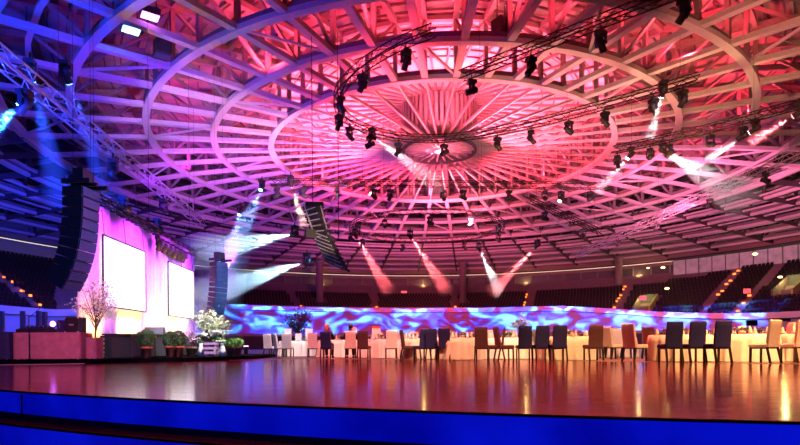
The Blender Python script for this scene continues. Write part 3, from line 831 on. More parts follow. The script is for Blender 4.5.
# black/red banners and lower arena wall behind the DJ desk
for i, (px, D) in enumerate(((2,40),(23,40),(39,40),(45,41))):
    m = MB(); q = P(px, 343, D); h = 3.2
    m.box((0,0,h/2), (.26,.26,h)); obj('fence_post', m, 'steel_dark', ('dark post standing behind the DJ desk','%s') [0]+(' at the left edge','  beside the console','  left of the violet lamp','  nearest the violet lamp')[i].replace('  ',' '), 'post', loc=(q.x, D, 0))
e = empty('red_banner', (P(70,343,30).x,30,0), 0, 'dark red panel standing behind the line array', 'panel')
m = MB(); m.box((0,0,1.0),(1.3,.08,2.0)); m.build('panel', mat('dark_red_panel',(.30,.02,.02),.8), e)
m = MB(); m.box((-.5,0,.05),(.08,.5,.1)); m.box((.5,0,.05),(.08,.5,.1)); m.build('foot','black',e)

# ------------------------------------------------------------------ plants
def pot(t, r, h, m='terracotta'):
    p = MB(); p.lathe([(r*.72,0),(r*.92,h*.8),(r*1.06,h*.8),(r*1.08,h),(r*.9,h),(r*.88,h*.85)], (0,0,0), 18); p.build('pot', m, t)
    s = MB(); s.lathe([(r*.86,h*.86),(.02,h*.9)], (0,0,0), 14); s.build('soil', 'bark', t)
def leaves_ell(c, r, n, size, flat=1.0):
    m = MB()
    for _ in range(n):
        d = Vector((rnd.gauss(0,1), rnd.gauss(0,1), rnd.gauss(0,1))).normalized()*rnd.uniform(.55,1)**.5
        m.leaf((c[0]+d.x*r[0], c[1]+d.y*r[1], c[2]+d.z*r[2]), size*rnd.uniform(.6,1.2))
    return m
def potted_bush(px, D, label, ph, pr, fr, fz, lm='leaf', pm='terracotta', n=900, size=.07):
    q = P(px, 343, D); t = empty('potted_bush', (q.x, D, 0), 0, label, 'plant'); pot(t, pr, ph, pm)
    m = MB(); m.tube([(0,0,ph*.8),(.01,0,fz)], .02, 6); m.build('stem', 'bark', t)
    leaves_ell((0,0,fz), fr, n, size).build('foliage', lm, t); return t
potted_bush(146, 18.4, 'round green bush in a terracotta pot before the stage box', .38, .19, (.33,.33,.32), .66, 'leaf_dark')
potted_bush(170.5, 19.3, 'left bush of two in red pots beside the stage box', .40, .18, (.27,.27,.30), .62, 'leaf_dark')
potted_bush(178.5, 19.6, 'right bush of two in red pots beside the stage box', .40, .18, (.27,.27,.30), .66, 'leaf_dark')
potted_bush(230.5, 21, 'bright green bush in a brown pot, left of two before the blue wall', .34, .17, (.24,.24,.17), .50, 'leaf', 'wicker', 700, .06)
potted_bush(237.5, 21.3, 'bright green bush in a brown pot, right of two before the blue wall', .34, .17, (.26,.24,.18), .52, 'leaf', 'wicker', 700, .06)
def flowering_tree(px, D, label, h, spread, nb, lm, bm, n, size, cz=None, name='blossom_tree', potm='wicker'):
    q = P(px, 343, D); t = empty(name, (q.x, D, 0), 0, label, 'plant'); pot(t, .2, .36, potm)
    br = MB(); ends = []
    br.tube([(0,0,.3),(.03,0,h*.45),(.02,.02,h*.6)], [.035,.028,.02], 6)
    for i in range(nb):
        a = rnd.uniform(0, 6.28); r = spread*rnd.uniform(.4,1); z0 = h*rnd.uniform(.3,.58); z1 = h*rnd.uniform(.6,1)
        mid = Vector((math.cos(a)*r*.5, math.sin(a)*r*.5, (z0+z1)/2+.1)); e = Vector((math.cos(a)*r, math.sin(a)*r, z1))
        br.tube([(.02,.01,z0), mid, e], [.014,.01,.005], 4); ends += [mid, e, mid.lerp(e, .5), e]
    br.build('branches', bm, t)
    m = MB()
    for _ in range(n):
        c = rnd.choice(ends); s = spread*.24
        m.leaf((c.x+rnd.gauss(0,s), c.y+rnd.gauss(0,s), c.z+rnd.gauss(0,s)), size*rnd.uniform(.6,1.3))
    m.build('blossom', lm, t); return t
flowering_tree(95, 19.9, 'thin tree with pink blossom before the left screen', 2.75, .62, 34, 'blossom', 'bark', 1500, .075)
flowering_tree(208, 23.0, 'pale yellow-green leafy tree at the end of the drape wall', 1.75, .55, 24, 'leaf_pale', 'bark', 800, .10)
flowering_tree(220, 23.6, 'smaller pale leafy tree right of the taller pale tree', 1.5, .38, 16, 'leaf_pale', 'bark', 420, .09)
flowering_tree(191, 21.6, 'pink flowering shrub at the right end of the stage box', 1.0, .30, 14, 'blossom', 'brown_twig', 300, .06)
def bouquet(px, D, label, h, n=9):
    q = P(px, 343, D); t = empty('flower_vase', (q.x, D, 0), 0, label, 'flowers')
    m = MB(); m.lathe([(.09,0),(.12,.2),(.07,.42),(.09,.5)], (0,0,0), 14); m.build('vase', 'plate', t)
    s = MB(); f = MB(); g = MB()
    for i in range(n):
        a = rnd.uniform(0,6.28); r = rnd.uniform(.03,.22); e = Vector((math.cos(a)*r, math.sin(a)*r, h*rnd.uniform(.86,1.0)))
        s.tube([(0,0,.4), (e.x*.4,e.y*.4,h*.75), e], .006, 4)
        for k in range(5):
            b = 2*math.pi*k/5; f.ell((e.x+.05*math.cos(b), e.y+.05*math.sin(b), e.z), (.045,.045,.03), 6, 4)
        for _ in range(6): g.leaf((e.x*.6+rnd.gauss(0,.05), e.y*.6+rnd.gauss(0,.05), .5+rnd.uniform(0,.35)*h), .1)
    s.build('stems', 'leaf_dark', t); f.build('petals', 'white_petal', t); g.build('leaves', 'leaf', t)
bouquet(201, 22.0, 'white flowers in a white vase, left of the small crate', .92)
bouquet(216.5, 22.2, 'white flowers in a white vase, right of the small crate', 1.0, 11)
bouquet(222.5, 21.4, 'low white flowers in a vase left of the bright green bushes', .62, 6)
e = empty('small_crate', (P(211.5,343,22).x,22,0), R(8), 'small violet slatted crate between the white flower vases', 'crate')
m = MB()
for z in (.12,.30,.48): 
    m.box((0,-.24,z),(.5,.03,.10)); m.box((0,.24,z),(.5,.03,.10)); m.box((-.24,0,z),(.03,.46,.10)); m.box((.24,0,z),(.03,.46,.10))
m.build('slats', mat('violet_paint',(.35,.20,.45),.6), e)
for sx in (-1,1):
    for sy in (-1,1):
        m = MB(); m.box((sx*.22,sy*.21,.28),(.05,.05,.56)); m.build('post','bark',e)
e = empty('low_black_plinth', (P(208,343,23.6).x,23.6,0), 0, 'low black plinth behind the white flowers', 'platform')
m = MB(); m.box((0,0,.12),(2.6,.9,.2)); m.build('body','blackbox',e)
m = MB(); m.box((0,0,.235),(2.7,1.0,.03)); m.build('top','black',e)
# the low black riser all of this stands on
m = MB(); pg = [(-14.6,16.75),(-9.3,16.75),(-7.4,18.0),(-5.7,20.2),(-5.7,25.0),(-8.2,27.5),(-12.0,27.5),(-12.0,20.3),(-14.6,20.3)]
n = len(pg); m.add([(x,y,z) for z in (0,.13) for x, y in pg], [tuple(range(n,2*n))]+[(i,(i+1) % n,n+(i+1) % n,n+i) for i in range(n)])
m.build('floor_riser', 'tread', kind='structure')
for o in list(COL.objects):
    if o.name not in _old and o.parent is None and not o.name.startswith(('fence_post','red_banner','floor_riser')): o.location.z += .13
# small pink uplight at the blue wall
e = empty('floor_uplight', (P(246,343,26).x,26,0), 0, 'slim floor uplight glowing pink right of the green bushes', 'stage light')
m = MB(); m.lathe([(.14,0),(.14,.06),(.06,.08)],(0,0,0),12); m.build('base','blackbox',e)
m = MB(); m.tube([(0,0,.08),(0,0,.5)],[.09,.12],14); m.build('lamp_head','blackbox',e)
m = MB(); m.tube([(0,0,.501),(0,0,.515)],.105,14); m.build('lens','lamp_pink',e)
flowering_tree(297, 31, 'brown leafy tree standing behind the tables before the blue wall', 2.55, .75, 40, 'brown_twig', 'brown_twig', 1300, .10, name='brown_tree')
# ================================================================== TABLES AND CHAIRS
def make_chair(fab):
    t = empty('banquet_chair')
    m = MB()  # slightly reclined upholstered back, wrapped down to the seat
    zs = [.40,.55,.75,.95,1.03,1.05]; vs = []; fs = []
    for j, z in enumerate(zs):
        u = (z-.40)/.65; y = -.205-.085*u**1.3; w = .205-.008*u; th = .035 if j < 4 else (.028 if j == 4 else .012)
        vs += [(-w,y-th,z),(w,y-th,z),(w,y+th,z),(-w,y+th,z)]
    for j in range(len(zs)-1):
        for k in range(4): fs.append((j*4+k, j*4+(k+1) % 4, (j+1)*4+(k+1) % 4, (j+1)*4+k))
    fs += [(3,2,1,0), tuple(len(vs)-4+k for k in range(4))]
    m.add(vs, fs); bo = m.build('backrest', fab, t)
    m = MB(); m.tube([(-.197,-.29,1.05),(.197,-.29,1.05)], .012, 6); m.build('piping', fab, bo)
    m = MB(); q = []
    for z, i in ((.39,.0),(.455,.0),(.485,.02)):
        q += [(-.225+i,-.21,z),(.225-i,-.21,z),(.235-i,.235-i,z),(-.235+i,.235-i,z)]
    f2 = []
    for j in range(2):
        for k in range(4): f2.append((j*4+k, j*4+(k+1) % 4, (j+1)*4+(k+1) % 4, (j+1)*4+k))
    f2 += [(3,2,1,0),(8,9,10,11)]
    m.add(q, f2); m.build('seat', fab, t)
    for sx in (-1,1):
        m = MB(); m.beam((sx*.195,.205,.39), (sx*.195,.215,0), .042,.042,(0,1,0)); m.build('leg','wood_dark',t)
        m = MB(); m.beam((sx*.195,-.205,.40), (sx*.20,-.29,0), .042,.046,(0,1,0)); m.build('leg','wood_dark',t)
    m = MB(); m.box((0,.2,.375),(.40,.03,.04)); m.box((-.2,0,.375),(.03,.40,.04)); m.box((.2,0,.375),(.03,.40,.04)); m.build('seat_rail','wood_dark',t)
    return t
PROTO = {}
FIRST = {}
def chair(px, D, h, fab, label, group=None):
    q = P(px, 343, D)
    if fab not in PROTO: PROTO[fab] = make_chair(fab); o = PROTO[fab]
    else: o = copy_tree(PROTO[fab])
    for k in ('group',):
        if k in o: del o[k]
    o.location = (q.x, D, 0); o.rotation_euler = (0,0,-R(h)); tag(o, label, 'chair', group)
    return o
CH = [
 (670,14.2,2,'violet','dark navy-backed chair, leftmost of the three large navy chairs at right'),
 (692.5,14.1,0,'violet','dark navy-backed chair, middle of the three large navy chairs at right'),
 (716.5,13.7,-4,'violet','dark navy-backed chair, rightmost of the three large navy chairs at right'),
 (764,13.5,-22,'pale','rose-brown chair seen from behind, right of the three large navy chairs'),
 (780,15.0,-75,'pale','bright white chair seen from its side near the right edge'),
 (795,13.7,-8,'pale','salmon-lit chair cut by the right edge of the picture'),
 (635,15.2,62,'pale','pink-lit chair turned sideways with its seat to the right'),
 (652,18.0,178,'pale','salmon-lit chair facing the camera behind the sideways pink chair'),
 (593,16.2,0,'maroon','brown-backed chair standing alone left of the sideways pink chair'),
 (558,16.3,3,'violet','navy chair with creased cover, rightmost of three in the middle row'),
 (540.5,16.5,0,'violet','navy chair with creased cover, centre of three in the middle row'),
 (524,16.8,4,'violet','navy chair, leftmost of three in the middle row'),
 (504.5,17.2,80,'maroon','dark chair seen edge-on facing right beside the navy three'),
 (495.5,17.4,-80,'maroon','brown chair seen edge-on facing left, back to back with another'),
 (482,17.2,14,'maroon','brown-backed chair between the edge-on chairs and a navy chair'),
 (446.5,18.4,22,'violet','navy chair, rightmost of three near the middle column'),
 (434,18.8,24,'violet','navy chair with creased cover, centre of three near the middle column'),
 (422,19.0,-26,'violet','navy chair, leftmost of three near the middle column'),
 (409,19.6,80,'maroon','dark chair facing right left of the navy three, seen edge-on'),
 (391,20.4,-4,'pale','salmon-lit chair right of the two seated people'),
 (364,20.8,8,'maroon','maroon-backed chair just right of the seated man in black'),
 (350.5,21.3,-6,'pale','grey-pink chair the dark-haired person sits in'),
 (327,21.6,6,'violet','dark chair the red-lit person sits in'),
 (313,23.6,-4,'pale','pink chair left of the two seated people'),
 (288,24.4,4,'pale','lilac-white chair, second pair from the left end of the row'),
 (280.5,25.0,55,'pale','lilac chair turned to the right near the left end of the row'),
 (270.5,25.2,20,'pale','white chair at the far left end of the dining row'),
 (603,19.2,178,'pale','pink-lit chair facing the camera behind the lone brown chair'),
 (614,17.8,72,'pale','white-edged chair turned right behind the lone brown chair'),
 (622,19.0,160,'pale','salmon chair facing the camera left of the sideways pink chair'),
 (490,20.3,176,'pale','pale chair facing the camera between the two edge-on chairs'),
 (513,20.6,182,'pale','pale chair facing the camera behind the seat of the edge-on dark chair'),
 (452,21.2,178,'pale','pale chair facing the camera right of the navy three at the column'),
 (414,21.6,176,'pale','cream chair facing the camera left of the navy three at the column'),
 (378,23.2,180,'pale','cream chair facing the camera behind the table beside the couple'),
 (400,23.0,190,'pale','cream chair facing the camera behind the salmon-lit chair'),
 (304,28.5,178,'pale','pale chair facing the camera at the leftmost table'),
 (536,21.0,172,'pale','pale chair facing the camera glimpsed between the navy three'),
 (700,19.2,184,'pale','pale chair facing the camera glimpsed between two large navy chairs'),
 (574,20.2,178,'pale','pale chair facing the camera behind the table of the creased covers'),
]
for c in CH: chair(*c)

TABLES = [  # px, D, radius, wording
 (812,14.9,.85,'at the right edge'),
 (742,15.1,.85,'right of the three large navy chairs'),
 (681,15.6,.85,'behind the three large navy chairs'),
 (566,17.6,.85,'behind the three navy chairs of the middle row'),
 (462,18.8,.85,'between the brown chair and the navy three at the column'),
 (380,22.2,.85,'right of the seated couple'),
 (338,23.6,.85,'the seated couple share'),
 (297,26.4,.85,'nearest the left end of the row'),
 (612,20.6,.85,'farther back behind the lone brown chair'),
 (424,20.4,.85,'behind the navy three at the column'),
 (508,19.6,.85,'behind the edge-on dark chairs'),
 (765,21.5,.85,'farther back near the right edge'),
 (700,22.0,.85,'farther back behind the large navy chairs'),
 (545,23.0,.85,'farther back behind the middle navy chairs'),
]
def make_table(r):
    t = empty('round_table')
    m = MB(); m.lathe([(.02,.70),(r,.70),(r,.735),(.02,.735)], (0,0,0), 32); m.build('table_top', 'wood_dark', t)
    m = MB(); m.lathe([(.30,0),(.30,.03),(.05,.08),(.05,.70)], (0,0,0), 16); m.build('pedestal', 'black', t)
    return t
def make_cloth(r):
    m = MB(); n = 120
    def wob(a, j): return (0,.0,.004,.02,.035,.045)[j]*(math.sin(a*17)+.5*math.sin(a*31+1))
    vs = []; fs = []
    for j, (rr, z) in enumerate(((.02,.742),(r-.02,.742),(r+.012,.73),(r+.03,.55),(r+.05,.28),(r+.065,.015))):
        for k in range(n):
            a = 2*math.pi*k/n; q = rr*(1+wob(a, j)); vs.append((q*math.cos(a), q*math.sin(a), z))
    for j in range(5):
        for k in range(n): fs.append((j*n+k, j*n+(k+1) % n, (j+1)*n+(k+1) % n, (j+1)*n+k))
    fs.append(tuple(range(n)))
    m.add(vs, [tuple(reversed(f)) for f in fs], True); return m
tproto = None; cproto = None
wine = MB(); wine.lathe([(.033,0),(.034,.004),(.006,.012),(.005,.09),(.030,.12),(.038,.16),(.033,.21)], (0,0,0), 12); wine_me = wine.mesh('wine_glass'); wine_me.materials.append(M['glassware'])
nap = MB(); nap.lathe([(.055,0),(.05,.03),(.035,.11),(.006,.19)], (0,0,0), 10, lambda a, j: .18*math.sin(a*5)); nap_me = nap.mesh('folded_napkin'); nap_me.materials.append(M['cloth'])
pl = MB(); pl.lathe([(.08,0),(.13,.012),(.14,.018),(.12,.014)], (0,0,0), 20); pl_me = pl.mesh('dinner_plate'); pl_me.materials.append(M['plate'])
def inst(name, me, loc, label, cat, group):
    o = bpy.data.objects.new(name, me); COL.objects.link(o); o.location = loc; return tag(o, label, cat, group)
for i, (px, D, r, where) in enumerate(TABLES):
    q = P(px, 343, D); loc = (q.x, D, 0)
    if tproto is None: tproto = make_table(r); t = tproto
    else: t = copy_tree(tproto)
    t.location = loc; tag(t, 'round dining table '+where, 'table', 'round dining tables')
    if cproto is None: cproto = make_cloth(r).build('tablecloth', 'cloth'); c = cproto
    else: c = cproto.copy(); COL.objects.link(c)
    c.location = loc; c.rotation_euler = (0,0,i*.7); tag(c, 'white pleated cloth on table '+where, 'tablecloth', 'white tablecloths')
    for k in range(8):
        a = 2*math.pi*k/8+.3+i
        p = lambda rr, da=0: (loc[0]+rr*math.cos(a+da), loc[1]+rr*math.sin(a+da), .744)
        inst('dinner_plate', pl_me, p(.66), 'white plate on table '+where, 'plate', 'plates on the table '+where)
        x, y, z = p(.66); inst('folded_napkin', nap_me, (x,y,z+.016), 'folded white napkin on table '+where, 'napkin', 'napkins on the table '+where)
        inst('wine_glass', wine_me, p(.46,.12), 'wine glass on table '+where, 'wine glass', 'wine glasses on the table '+where)
    # centrepiece
    e = empty('flower_centrepiece', (loc[0], loc[1], .744), 0, 'low flower centrepiece on table '+where, 'flowers', 'flower centrepieces')
    m = MB(); m.lathe([(.07,0),(.10,.05),(.09,.10)], (0,0,0), 12); m.build('bowl', 'plate', e)
    leaves_ell((0,0,.14), (.15,.15,.07), 70, .07).build('leaves', 'leaf_dark', e)
    m = MB()
    for k in range(9):
        a = k*2.4; m.ell((.11*math.cos(a)*(k/9)**.5, .11*math.sin(a)*(k/9)**.5, .19+.02*math.cos(k)), (.035,.035,.028), 6, 4)
    m.build('petals', 'white_petal', e)
# white cards and boxes standing on the tables
def card(px, py, D, w, h, label, m='paper', lid=None):
    z0 = .744; q = P(px, py, D); e = empty('gift_box', (q.x, D, z0), R(8), label, 'box')
    hh = max(.2, q.z-z0)
    b = MB(); b.box((0,0,hh/2), (w,w*.7,hh)); b.build('box_body', m, e)
    b = MB(); b.box((0,0,hh+.03), (w+.03,w*.7+.03,.07)); b.build('lid', lid or m, e)
card(288,330,26.2,.32,.4,'tall white box on the leftmost table behind the lilac chair')
card(309,330,26.6,.34,.4,'tall white box on the leftmost table behind the pink chair')
card(298.5,335,25.9,.28,.25,'low white box at the front of the leftmost table')
card(376,328,22.2,.34,.42,'white box with a red lid on the table right of the couple', 'paper', 'redcard')
card(353,328.5,23.8,.30,.35,'pale box behind the head of the person in black')
# amber twig arrangement
q = P(520,343,24.4)
e = empty('twig_arrangement', (q.x, 24.4, 0), 0, 'tall amber twig arrangement in a slim stand against the blue wall', 'flowers')
m = MB(); m.lathe([(.18,0),(.18,.03),(.03,.06),(.03,1.0),(.09,1.15)], (0,0,0), 12); m.build('stand', 'black', e)
tw = MB(); lf = MB()
for i in range(46):
    a = rnd.uniform(0,6.28); r = rnd.uniform(.1,.48); z1 = rnd.uniform(1.15,1.6); k = Vector((math.cos(a)*r, math.sin(a)*r, z1))
    tw.tube([(0,0,1.1), (k.x*.5,k.y*.5,(1.1+z1)/2+.08), k], .008, 4)
    for _ in range(8): lf.leaf((k.x+rnd.gauss(0,.06), k.y+rnd.gauss(0,.06), k.z+rnd.gauss(0,.05)), .07)
for i in range(14):
    k = Vector((rnd.gauss(.08,.14), rnd.gauss(0,.14), rnd.uniform(1.7,1.95))); tw.tube([(0,0,1.15), (k.x*.4,k.y*.4,1.5), k], .007, 4)
    for _ in range(5): lf.leaf((k.x+rnd.gauss(0,.06), k.y+rnd.gauss(0,.06), k.z+rnd.gauss(0,.04)), .06)
tw.build('twigs', 'amber_twig', e); lf.build('leaves', 'amber_twig', e)
# dark sign-like screens at the far right
for (px, py, D, w, h, lb) in ((752,323,24,.46,.24,'black flat console standing beyond the tables at right'),(781.5,320,26,.82,.14,'long thin black panel above the white side chair')):
    z = P(px, py, D).z; e = empty('display_stand', (P(px,343,D).x, D, 0), 0, lb, 'display')
    m = MB(); m.box((0,0,z), (w,.08,h)); m.build('panel', 'black', e)
    m = MB(); m.tube([(0,0,.02),(0,0,z-h/2)], .03, 8); m.build('pole', 'black', e)
    m = MB(); m.lathe([(.28,0),(.28,.02),(.03,.04)], (0,0,0), 14); m.build('base', 'black', e)

# ================================================================== PEOPLE (seated, seen from behind)
def skin_body(name, verts, edges, radii, m, parent=None, sub=2):
    me = bpy.data.meshes.new(name); me.from_pydata(verts, edges, []); o = bpy.data.objects.new(name, me); COL.objects.link(o)
    sk = o.modifiers.new('skin', 'SKIN'); me.skin_vertices[0].data[0].use_root = True
    for v, r in zip(me.skin_vertices[0].data, radii): v.radius = r if isinstance(r, tuple) else (r, r)
    s = o.modifiers.new('sub', 'SUBSURF'); s.levels = sub; s.render_levels = sub
    sk.use_smooth_shade = True
    me.materials.append(M[m])
    if parent is not None: o.parent = parent
    return o
def person(px, D, h, label, hair, top, turn, hairlong):
    q = P(px, 343, D); e = empty('person', (q.x, D, 0), -R(h), label, 'person')
    # joints: pelvis, spine, chest, neck, head; seated on a .485 m seat facing +y
    V = [(0,-.02,.57),(0,-.03,.74),(0,-.01,.93),(0,.0,1.06),(0,.02,1.13),
         (-.17,-.01,1.01),(-.24,.05,.78),(-.16,.30,.80),(-.13,.37,.80),
         (.17,-.01,1.01),(.24,.05,.78),(.16,.30,.80),(.13,.37,.80),
         (-.10,.02,.56),(-.12,.42,.55),(-.12,.44,.10),(-.12,.55,.045),
         (.10,.02,.56),(.12,.42,.55),(.12,.44,.10),(.12,.55,.045)]
    E = [(0,1),(1,2),(2,3),(3,4),(2,5),(5,6),(6,7),(7,8),(2,9),(9,10),(10,11),(11,12),(0,13),(13,14),(14,15),(15,16),(0,17),(17,18),(18,19),(19,20)]
    Rr = [(.155,.115),(.135,.10),(.16,.105),.06,.055,.065,.05,.036,.03,.065,.05,.036,.03,.095,.07,.046,.04,.095,.07,.046,.04]
    body = skin_body('body', V, E, Rr, 'skin', e)
    # clothing: jacket over torso and arms, trousers, shoes
    J = V[:4]+V[5:8]+V[9:12]; EJ = [(0,1),(1,2),(2,3),(2,4),(4,5),(5,6),(2,7),(7,8),(8,9)]
    RJ = [(.172,.13),(.152,.117),(.178,.122),(.078,.075),.08,.064,.05,.08,.064,.05]
    skin_body('jacket', J, EJ, RJ, top, e)
    T = [V[0]]+V[13:16]+V[17:20]; ET = [(0,1),(1,2),(2,3),(0,4),(4,5),(5,6)]
    skin_body('trousers', T, ET, [(.17,.125),.105,.08,.06,.105,.08,.06], 'suit', e)
    for s in (-1,1):
        m = MB(); m.ell((s*.12,.52,.05), (.05,.14,.05), 10, 6); m.build('shoe', 'black', e)
    # head with face, ears, hair
    hd = MB(); c = Vector((0,.03,1.235)); rot = Matrix.Translation(c) @ Matrix.Rotation(R(turn), 4, 'Z')
    n = 16; vs = []; fs = []
    prof = [(.03,-.125,.035),(.055,-.115,.03),(.068,-.085,.02),(.074,-.04,.008),(.078,.01,0),(.077,.05,-.004),(.066,.085,-.008),(.042,.108,-.01),(.012,.117,-.01)]
    for r, z, yo in prof:
        for k in range(n):
            a = 2*math.pi*k/n; vs.append(rot @ Vector((r*math.cos(a), r*1.22*math.sin(a)+yo, z)))
    for j in range(len(prof)-1):
        for k in range(n): fs.append((j*n+k, j*n+(k+1) % n, (j+1)*n+(k+1) % n, (j+1)*n+k))
    fs += [tuple(range(n-1,-1,-1)), tuple(range((len(prof)-1)*n, len(prof)*n))]
    hd.add(vs, fs, True)
    nose = [rot @ Vector(v) for v in ((-.012,.094,.012),(.012,.094,.012),(.017,.090,-.032),(-.017,.090,-.032),(0,.118,-.026),(0,.098,.015))]
    hd.add(nose, [(0,1,5),(1,2,4,5),(3,0,5,4),(2,3,4)], True)
    for s in (-1,1):
        ear = MB(); ear.ell((0,0,0), (.012,.022,.033), 8, 6); hd.add([rot @ (Vector(v)+Vector((s*.08,0,-.005))) for v in ear.v], ear.f, True)
    ho = hd.build('head', 'skin', body)
    ey = MB()
    for s in (-1,1):
        x = MB(); x.ell((s*.03,.088,.008), (.012,.008,.007), 8, 5); ey.add([rot @ Vector(v) for v in x.v], x.f, True)
    x = MB(); x.ell((0,.088,-.062), (.026,.008,.006), 8, 5); 
    ey.build('eyes', 'black', ho)
    mo = MB(); mo.add([rot @ Vector(v) for v in x.v], x.f, True); mo.build('mouth', 'redcard', ho)
    hr = MB(); vs = []; fs = []
    prof = [(.085,-.06),(.091,-.02),(.092,.02),(.089,.06),(.074,.10),(.045,.125),(.012,.133)]
    if hairlong: prof = [(.06,-.19),(.085,-.14),(.092,-.08)]+prof[1:]
    for r, z in prof:
        for k in range(n):
            a = 2*math.pi*k/n; f = math.sin(a)       # keep the face open
            yy = r*1.2*math.sin(a)-.012
            if f > .2 and z < .065: yy = min(yy, .012)
            vs.append(rot @ Vector((r*math.cos(a), yy, z)))
    for j in range(len(prof)-1):
        for k in range(n): fs.append((j*n+k, j*n+(k+1) % n, (j+1)*n+(k+1) % n, (j+1)*n+k))
    fs += [tuple(range(n-1,-1,-1)), tuple(range((len(prof)-1)*n, len(prof)*n))]
    hr.add(vs, fs, True); hr.build('hair', hair, e)
    # hands: palm and five fingers resting at the table edge
    for s in (-1,1):
        hv = [(s*.13,.37,.80),(s*.125,.43,.79)]; he = [(0,1)]; hrad = [(.03,.017),(.036,.014)]
        for k, (off, L) in enumerate(((-.027,.068),(-.009,.078),(.010,.072),(.027,.058))):
            b = len(hv); hv += [(s*.125+off,.455,.788),(s*.125+off*1.15,.455+L*.55,.784),(s*.125+off*1.2,.455+L,.772)]; hrad += [.010,.009,.007]; he += [(1,b),(b,b+1),(b+1,b+2)]
        b = len(hv); hv += [(s*.125-s*.045,.415,.79),(s*.125-s*.062,.445,.785)]; hrad += [.011,.008]; he += [(0,b),(b,b+1)]
        skin_body('hand', hv, he, hrad, 'skin', body, 1)
person(327,21.6,6,'person with red-lit fair hair in dark clothes, seated at the table and turned right','hair_red','suit',-55,True)
person(350.5,21.3,-6,'dark-haired person in black seen from behind, seated at the table','hair_dark','suit',12,False)
# ================================================================== LIGHTS (unseen spots and points, without fixtures)
HOT = (1.0,.035,.07); PINK = (1.0,.16,.24); MAG = (.85,.05,.55); BLUE = (.012,.035,1.0); PEACH = (1.0,.45,.28); VIO = (.36,.03,1.0)
# red washers around the hub shining up into the roof
def up(x, y, z, w, c, an=165, r=.3): spot('roof_wash', (x, y, z), (x, y, 40), w, c, an, .3, r)
for i in range(6):
    a = 2*math.pi*i/6+.3; x, y = 2.6+7.5*math.cos(a), 51+7*math.sin(a)
    spot('hub_wash', (x, y, 12.6), (3.7+11*math.cos(a), YC+11*math.sin(a), 20), 18000, (1,.12,.2) if i % 2 else HOT, 105, .5, .25)
for dx, dy in ((0,-7),(7.5,4),(-7.5,4)): up(3.7+dx, YC+dy, 18.6, 7500, (1,.10,.18))
for dx, dy in ((0,-13),(12,-6),(-12,-6),(13,8),(-13,8),(0,14)): up(3.7+dx, YC+dy, 18.2, 4600, (1,.05,.12))
up(3.7, YC, 18.2, 13000, (1,.14,.24), 150)  # unseen uplight added inside the drum to make the hub glow
spot('ring_wash', (-4,36,8), (-9,46,17.3), 9000, (1,.42,.66), 60, .8, .2)  # ring_wash: unseen spots added to brighten the undersides of the ring beams
spot('ring_wash', (14,36,8), (15,46,17.3), 4200, (1,.36,.46), 60, .8, .2)
spot('ring_wash', (15,20,7), (21,34,17.5), 6000, (1,.32,.20), 72, .8, .2)
spot('ring_wash', (-10,28,8), (-15,41,17.3), 8500, (1,.45,.85), 50, .8, .2)
spot('seat_wash', (18,44,11), polar(48,58,8), 12000, (1,.22,.34), 80, .6, .3)  # unseen spot added so the right-hand seats show
spot('hub_wash', (3.7,47,11.5), (3.7,YC,18.5), 6500, (1,.10,.18), 50, .7, .2)  # unseen spot added to redden the underside of the hub
# red lamps among the chords of the nearer roof
for (x, y, c, w) in ((-1,28,HOT,5000),(8,27,HOT,5000),(-8,33,HOT,4000),(17,32,HOT,5000),(26,41,HOT,4200),(28,54,HOT,1800),(-16,42,(1,.02,.16),1500),(-20,52,(.8,.02,.5),1500)):
    up(x, y, 17.6, w, c)
# wide wash from unseen spots between the trusses and the floor
spot('floor_wash', (9,30,6.5), (8,40,20), 5000, PEACH, 90, .8, .3)
spot('floor_wash', (17,33,8), (19,36,20), 2600, (1,.55,.22), 80, .8, .3)
spot('floor_wash', (24,44,7), (32,62,20), 25000, (1,.15,.40), 100, .8, .3)
spot('floor_wash', (4,62,6), (4,78,20), 24000, (1,.13,.27), 100, .8, .3)
spot('floor_wash', (-14,44,7), (-14,56,20), 20000, (.6,.07,.9), 105, .8, .3)
spot('floor_wash', (-10,28,7), (-18,42,17), 5000, VIO, 110, .8, .3)
spot('floor_wash', (-14,16,6), (-30,36,15), 16000, BLUE, 140, .8, .3)
spot('floor_wash', (-14,16,6), (-13,26,18), 6000, BLUE, 110, .8, .3)
spot('stand_wash', (-24,40,7), (-42,56,5), 30000, BLUE, 100, .8, .3)
